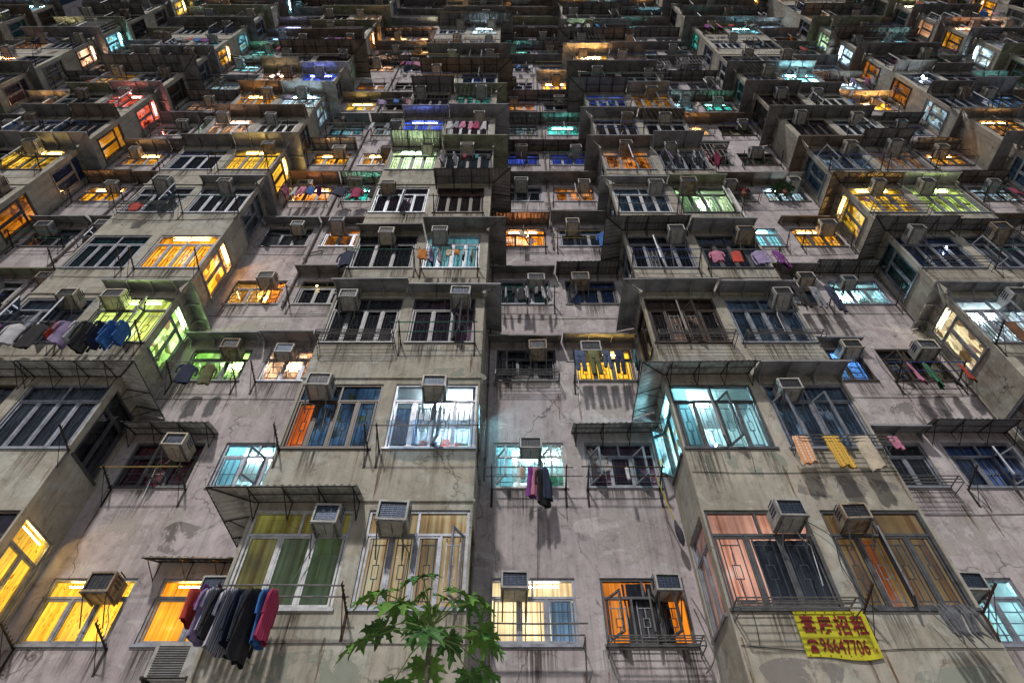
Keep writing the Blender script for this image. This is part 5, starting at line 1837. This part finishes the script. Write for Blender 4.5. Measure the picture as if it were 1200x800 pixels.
def patch_mat(name, c):
    m, nt, ns, ls, p = nodes_of(name)
    n = pos_noise(ns, ls, 2.6, (1, 1, .7), 8, 0.72, 0.5)
    ls.new(mixc(ns, ls, 'MIX', n.outputs[0], tuple(v * .7 for v in c), tuple(v * 1.25 for v in c)), p.inputs["Base Color"])
    p.inputs["Roughness"].default_value = 0.95
    ls.new(ramp(ns, ls, n.outputs[0], [(0.47, 0.0), (0.53, 0.6)]).outputs[0], p.inputs["Alpha"])
    MATS[name] = m


rust_mat()
patch_mat("patch_green", (0.34, 0.38, 0.32)); patch_mat("patch_pale", (0.50, 0.47, 0.44)); patch_mat("patch_dark", (0.27, 0.25, 0.24))
nrun = 0
for c in order:
    k, r, i, s_ = c
    if s_ == 'S' or r > 3 or r < 0 or nrun > 46:
        continue
    rg = rng_of('rust', *c)
    y = (DB if k == 'b' else DW) - 0.0025
    a, b, h = opening(*c)
    for x in (a + rg.uniform(-.04, .04), b + rg.uniform(-.04, .04)):
        if rg.random() < .62:
            z0 = zb(r) - .38; ln = rg.uniform(.5, 1.3); w = rg.uniform(.015, .035)
            if k == 'b' and not (bay_x(i) + .04 < x < bay_x(i) + BWID - .04):
                continue
            skin("rust_stain", [(x - w * .5, z0), (x + w * .5, z0), (x + w, z0 - ln * .2), (x + w * .6, z0 - ln * .6), (x + w * .15, z0 - ln), (x - w * .2, z0 - ln * .97), (x - w * .7, z0 - ln * .5), (x - w, z0 - ln * .25)], y, "rust_run")
            nrun += 1


def blob(x, z, w, h, seed):
    rg = random.Random(seed)
    ph = rg.uniform(0, 6)
    return [(x + w * math.copysign(abs(math.cos(t)) ** .7, math.cos(t)) * (1 + .12 * math.sin(t * 3 + ph)), z + h * math.copysign(abs(math.sin(t)) ** .7, math.sin(t)) * (1 + .12 * math.sin(t * 4 + ph))) for t in [q * 2 * math.pi / 28 for q in range(28)]]


for q, x in enumerate((3.22, 3.62, 4.0, 4.42)):
    skin("plaster_patch", blob(x, 8.02 + .05 * (q % 2), .13, .24, q), DB - .002, "patch_green")
skin("plaster_patch", blob(-1.4, 10.2, .85, .2, 9), DB - .002, "patch_green")
for q, (x, z, w, h, pl_, m) in enumerate(((1.0, 9.0, .8, .35, DW, "patch_pale"), (1.9, 7.4, .5, .5, DW, "patch_pale"), (-6.3, 7.6, .7, .4, DW, "patch_pale"), (-5.6, 7.35, .35, .3, DW, "patch_dark"), (7.6, 7.4, .8, .35, DW, "patch_pale"),
                                      (8.3, 10.2, .6, .3, DW, "patch_dark"), (-3.3, 7.5, .4, .12, DB, "patch_dark"), (5.3, 7.6, .8, .2, DB, "patch_dark"), (5.5, 4.6, .6, .25, DB, "patch_green"), (3.6, 4.75, .5, .2, DB, "patch_dark"),
                                      (-2.6, 4.8, .7, .25, DB, "patch_green"), (0.3, 11.1, .5, .25, DW, "patch_dark"), (-5.4, 10.4, .4, .3, DW, "patch_pale"), (2.2, 10.3, .5, .2, DW, "patch_pale"), (-6.0, 13.0, .6, .3, DW, "patch_pale"),
                                      (1.2, 13.3, .6, .25, DW, "patch_pale"), (7.9, 13.0, .6, .35, DW, "patch_pale"))):
    skin("plaster_patch", blob(x, z, w, h, 40 + q), pl_ - .0015, m)

# split unit on its own bracket under the amber curtained window
t = link("outdoor_unit", None, loc=(-4.62, DW, 4.98))
e = MB(); e.box(-.36, .36, -.36, -.08, 0, .5, "ac_grey"); e.build("casing", t)
e = MB()
for q in range(13):
    e.box(-.31, .12, -.372, -.362, .05 + q * .032, .058 + q * .032, "black_steel")
e.build("fan_guard", t)
for x in (-.3, .3):
    e = MB(); e.box(x - .02, x + .02, -.5, 0, -.045, -.005, "black_steel"); e.tube([(x, -.45, -.04), (x, 0, -.42)], .015, "black_steel", 4); e.build("bracket", t)
e = MB(); e.tube([(-.32, -.49, -.03), (.32, -.49, -.03)], .014, "black_steel", 4); e.build("rail", t)
tag(t, "pale outdoor cooling unit on black bracket beside the hanging clothes", "cooling unit")

# tattered cloths caught on the rack below the brown-curtained window
rag = MB()
rgx = random.Random(5)
for q in range(9):
    x = 5.45 + q * .055 + rgx.uniform(-.02, .02)
    rag.tube([(x * .97 + .15, 7.62, 5.47), (x, 7.58, 5.32), (x + rgx.uniform(-.02, .06), 7.6, 5.1), (x + .05 + rgx.uniform(0, .06), 7.62, 4.95 + rgx.uniform(-.05, .1))], [.012, .028, .026, .005], mat("rag_grey", (0.16, 0.17, 0.19), 0.95, 0, .5, 20), 6)
rr = rag.build("rag")
tag(rr, "tattered grey rags dangling from bare rack right of the banner", "rag")

# clear plastic sheet on the rack of the white lit window
pl, nt, ns, ls, pp = nodes_of("clear_plastic")
ns.remove(pp)
t_ = N(ns, "ShaderNodeBsdfTransparent"); t_.inputs[0].default_value = (0.75, 0.86, 0.95, 1)
d_ = N(ns, "ShaderNodeBsdfGlossy"); d_.inputs["Roughness"].default_value = 0.3
mx_ = N(ns, "ShaderNodeMixShader"); mx_.inputs[0].default_value = 0.18
ls.new(t_.outputs[0], mx_.inputs[1]); ls.new(d_.outputs[0], mx_.inputs[2]); ls.new(mx_.outputs[0], ns["Material Output"].inputs[0])
MATS["clear_plastic"] = pl
e = MB()
vs = []
for a in range(25):
    for b in range(4):
        u, v = a / 24, b / 3
        vs.append((-2.12 + 1.5 * u, 7.55 + 0.42 * v + .012 * math.sin(a * 1.3), 8.62 - .18 * v + .012 * math.sin(a * .9 + b)))
fs = [(a * 4 + b, a * 4 + b + 4, a * 4 + b + 5, a * 4 + b + 1) for a in range(24) for b in range(3)]
e.add(vs, fs, "clear_plastic")
e.add([(x, y, z + .004) for x, y, z in vs], [f[::-1] for f in fs], "clear_plastic")
o = e.build("plastic_sheet")
tag(o, "clear plastic sheet stretched over rack below the bright white window", "plastic sheet")

# lit lamps shown as bright stars: small fluorescent tubes / bulbs
def bulb(x, y, z, r_, stre, colr, label):
    bm = bmesh.new()
    bmesh.ops.create_icosphere(bm, subdivisions=2, radius=r_)
    me = bpy.data.meshes.new("lamp"); bm.to_mesh(me); bm.free()
    key = "bulb_%d" % len(bpy.data.materials)
    m, nt, ns, ls, p = nodes_of(key)
    ns.remove(p)
    em = N(ns, "ShaderNodeEmission"); em.inputs[0].default_value = (*colr, 1); em.inputs[1].default_value = stre
    ls.new(em.outputs[0], ns["Material Output"].inputs[0])
    me.materials.append(m)
    o = link("lamp", me, loc=(x, y, z))
    cap = MB(); cap.tube([(0, 0, r_ * .8), (0, 0, r_ * 2.2)], r_ * .5, "white_frame", 8); cap.tube([(0, 0, r_ * 2.2), (0, .3, r_ * 2.6)], .01, "cable", 5)
    cap.build("lamp_holder", o)
    tag(o, label, "lamp")


bulb(3.47, DB - .03, 8.43, 0.02, 60, (0.7, 0.95, 1.0), "small white bulb glaring at the sill of the cyan lit bay")
bulb(-4.9 - .2, DW - .04, 14.75, 0.02, 60, (1.0, 0.7, 0.25), "warm bulb glaring in the cluttered amber window left of centre")
bulb(bay_x(1) + 1.1, DB - .04, 14.9, 0.022, 90, (0.8, 0.9, 1.0), "white bulb glaring on the right hand bay, fourth row up")
bulb(bay_x(2) + 0.85, DB - .06, 28.9, 0.045, 200, (0.8, 0.9, 1.0), "brightest white bulb glaring high on a bay at upper right")

# potted greenery on a few sills
def leafy(x, y, z, n, rad, seed, label, colr="leaf_dark", flowers=False):
    rg = random.Random(seed)
    e = MB()
    for q in range(n):
        th, ph = rg.uniform(0, 6.28), rg.uniform(-.6, 1.4)
        rr_ = rad * rg.uniform(.25, 1)
        c0 = Vector((math.cos(th) * math.cos(ph), math.sin(th) * math.cos(ph) * .6, math.sin(ph))) * rr_
        d = Vector((rg.uniform(-1, 1), rg.uniform(-1, 1), rg.uniform(-1, .6))).normalized() * rad * .22
        w = d.cross(Vector((rg.uniform(-1, 1), rg.uniform(-1, 1), 1))).normalized() * rad * .09
        e.add([tuple(c0 - d), tuple(c0 + w), tuple(c0 + d), tuple(c0 - w)], [(0, 1, 2, 3)], "flower_pink" if flowers and rg.random() < .35 else colr)
    t = link("pot_plant", None, loc=(x, y, z))
    e.build("foliage", t)
    p_ = MB(); p_.tube([(0, 0, -rad * .3 - .16), (0, 0, -rad * .3)], [.06, .085], "plant_pot", 10)
    p_.build("pot", t)
    tag(t, label, "plant")


mat("leaf_dark", (0.04, 0.10, 0.03), 0.6, 0, 0.4, 12)
mat("flower_pink", (0.5, 0.03, 0.12), 0.7)
mat("plant_pot", (0.25, 0.09, 0.05), 0.8)
leafy(8.75, DW - .3, zb(5) + .25, 260, .42, 3, "leafy green plant beside the white lit window right of centre", flowers=False)
leafy(7.35, DW - .35, zb(5) - .02, 160, .26, 4, "pink flowering plant under the white lit window right of centre", flowers=True)
leafy(-3.9, DB - .25, zb(10) + .1, 60, .3, 9, "small green plant on a bay left of centre, high up")

# ------------------------------------------------------------------ papaya tree
rg = random.Random(11)
mat("papaya_leaf", (0.075, 0.26, 0.035), 0.7, 0, 0.35, 9, bump=0.2)
mat("papaya_leaf_pale", (0.13, 0.30, 0.04), 0.7, 0, 0.4, 7, bump=0.2)
mat("papaya_leaf_deep", (0.04, 0.15, 0.02), 0.6, 0, 0.4, 7, bump=0.2)
mat("papaya_petiole", (0.16, 0.26, 0.06), 0.55, 0, 0.2)
mat("papaya_trunk", (0.17, 0.16, 0.11), 0.9, 0, 0.45, 22, bump=0.5)
PT = Vector((-0.88, 6.6, 4.72))
tr = MB()
pts, rads = [], []
for q in range(24):
    t = q / 23
    pts.append((PT.x + 0.05 * math.sin(t * 2.6) * (1 - t), PT.y + .04 * math.sin(t * 2), PT.z * t))
    rads.append(0.09 * (1 - t) + 0.02 * t + (0.003 if q % 2 else 0))
tr.tube(pts, rads, "papaya_trunk", 12)
# leaf scars
for q in range(26):
    z = PT.z - .12 - q * .065
    an = q * 2.4
    tr.box(PT.x + math.cos(an) * .028 - .012, PT.x + math.cos(an) * .028 + .012, PT.y + math.sin(an) * .028 - .012, PT.y + math.sin(an) * .028 + .012, z, z + .012, "papaya_petiole")
tree = link("papaya_tree", None, loc=(PT.x, PT.y, 0))
o = tr.build("trunk", tree, loc=(-PT.x, -PT.y, 0))
lv = MB()
stems = MB()


def papaya_leaf(base, az, pitch, ln, size, roll, droop):
    """petiole from base, then a palmate lobed blade"""
    d = Vector((math.cos(az) * math.cos(pitch), math.sin(az) * math.cos(pitch), math.sin(pitch)))
    mid = base + d * ln * .55 + Vector((0, 0, .03))
    tip = base + d * ln + Vector((0, 0, -ln * .12))
    stems.tube([tuple(base), tuple(mid), tuple(tip)], [.011, .008, .006], "papaya_petiole", 5)
    fwd = Vector((math.cos(az), math.sin(az), -droop)).normalized()
    side = fwd.cross(Vector((0, 0, 1))).normalized()
    up = side.cross(fwd).normalized()
    Mx = Matrix((side, fwd, up)).transposed()
    Mr = Matrix.Rotation(roll, 3, fwd)
    lobes = 7
    lm_ = rg.choice(("papaya_leaf", "papaya_leaf", "papaya_leaf_pale", "papaya_leaf_deep"))
    for q in range(lobes):
        a = R(-128 + 256 * q / (lobes - 1)) + rg.uniform(-.06, .06)
        L = size * (1.0 - 0.42 * abs(q - 3) / 3) * rg.uniform(.8, 1.1)
        # outline of a lobe with side teeth: half widths along its length
        prof = [(0.0, .03), (.18, .14), (.36, .15), (.46, .25), (.52, .15), (.62, .13), (.70, .21), (.76, .09), (.88, .06), (1.0, 0.0)]
        cen, le, ri = [], [], []
        for t, w in prof:
            u = t * L
            zc = 0.03 * size * math.sin(t * 3) - rg.uniform(.28, .36) * L * t * t
            skew = 0.09 if w in (.25, .21) else 0
            def P_(lx, ly, lz):
                x_ = lx * math.cos(a) + ly * math.sin(a)
                y_ = -lx * math.sin(a) + ly * math.cos(a)
                return tuple(tip + Mr @ (Mx @ Vector((x_, y_, lz))))
            cen.append(P_(0, u, zc))
            le.append(P_(-w * L, u + skew * L, zc + w * L * .32))
            ri.append(P_(w * L, u + skew * L, zc + w * L * .32))
        n = len(prof)
        fs_ = []
        for e_ in range(n - 1):
            fs_.append((e_, e_ + 1, n + e_ + 1, n + e_))
            fs_.append((e_ + 1, e_, 2 * n + e_, 2 * n + e_ + 1))
        lv.add(cen + le + ri, fs_, lm_)
        stems.tube([tuple(tip), cen[4], cen[-2]], [.004, .003, .0015], "papaya_petiole", 4)


for q in range(21):
    az = q * 2.39996 + rg.uniform(-.2, .2)
    lvl = q / 20
    pitch = -0.45 + 1.45 * lvl + rg.uniform(-.1, .1)
    if q > 17:
        pitch = 1.1
    ln = (0.50 + .22 * (1 - abs(lvl - .35))) * rg.uniform(.8, 1.05) * (0.6 if q > 17 else 1)
    papaya_leaf(PT + Vector((0, 0, -.10 + .12 * lvl)), az, pitch, ln, (0.39 if q <= 17 else .22) * rg.uniform(.85, 1.1), rg.uniform(-.4, .4), rg.uniform(.35, 1.0))
o = lv.build("crown", tree, loc=(-PT.x, -PT.y, 0))
o = stems.build("leaf_stalks", tree, loc=(-PT.x, -PT.y, 0))
tag(tree, "young papaya tree with dark green lobed leaves in front of the facade", "papaya tree")

print("COUNTS windows", len(CELLS), "ac", nac, "awn", naw, "rack", nrack, "garments", ngar, "objects", len(bpy.data.objects))
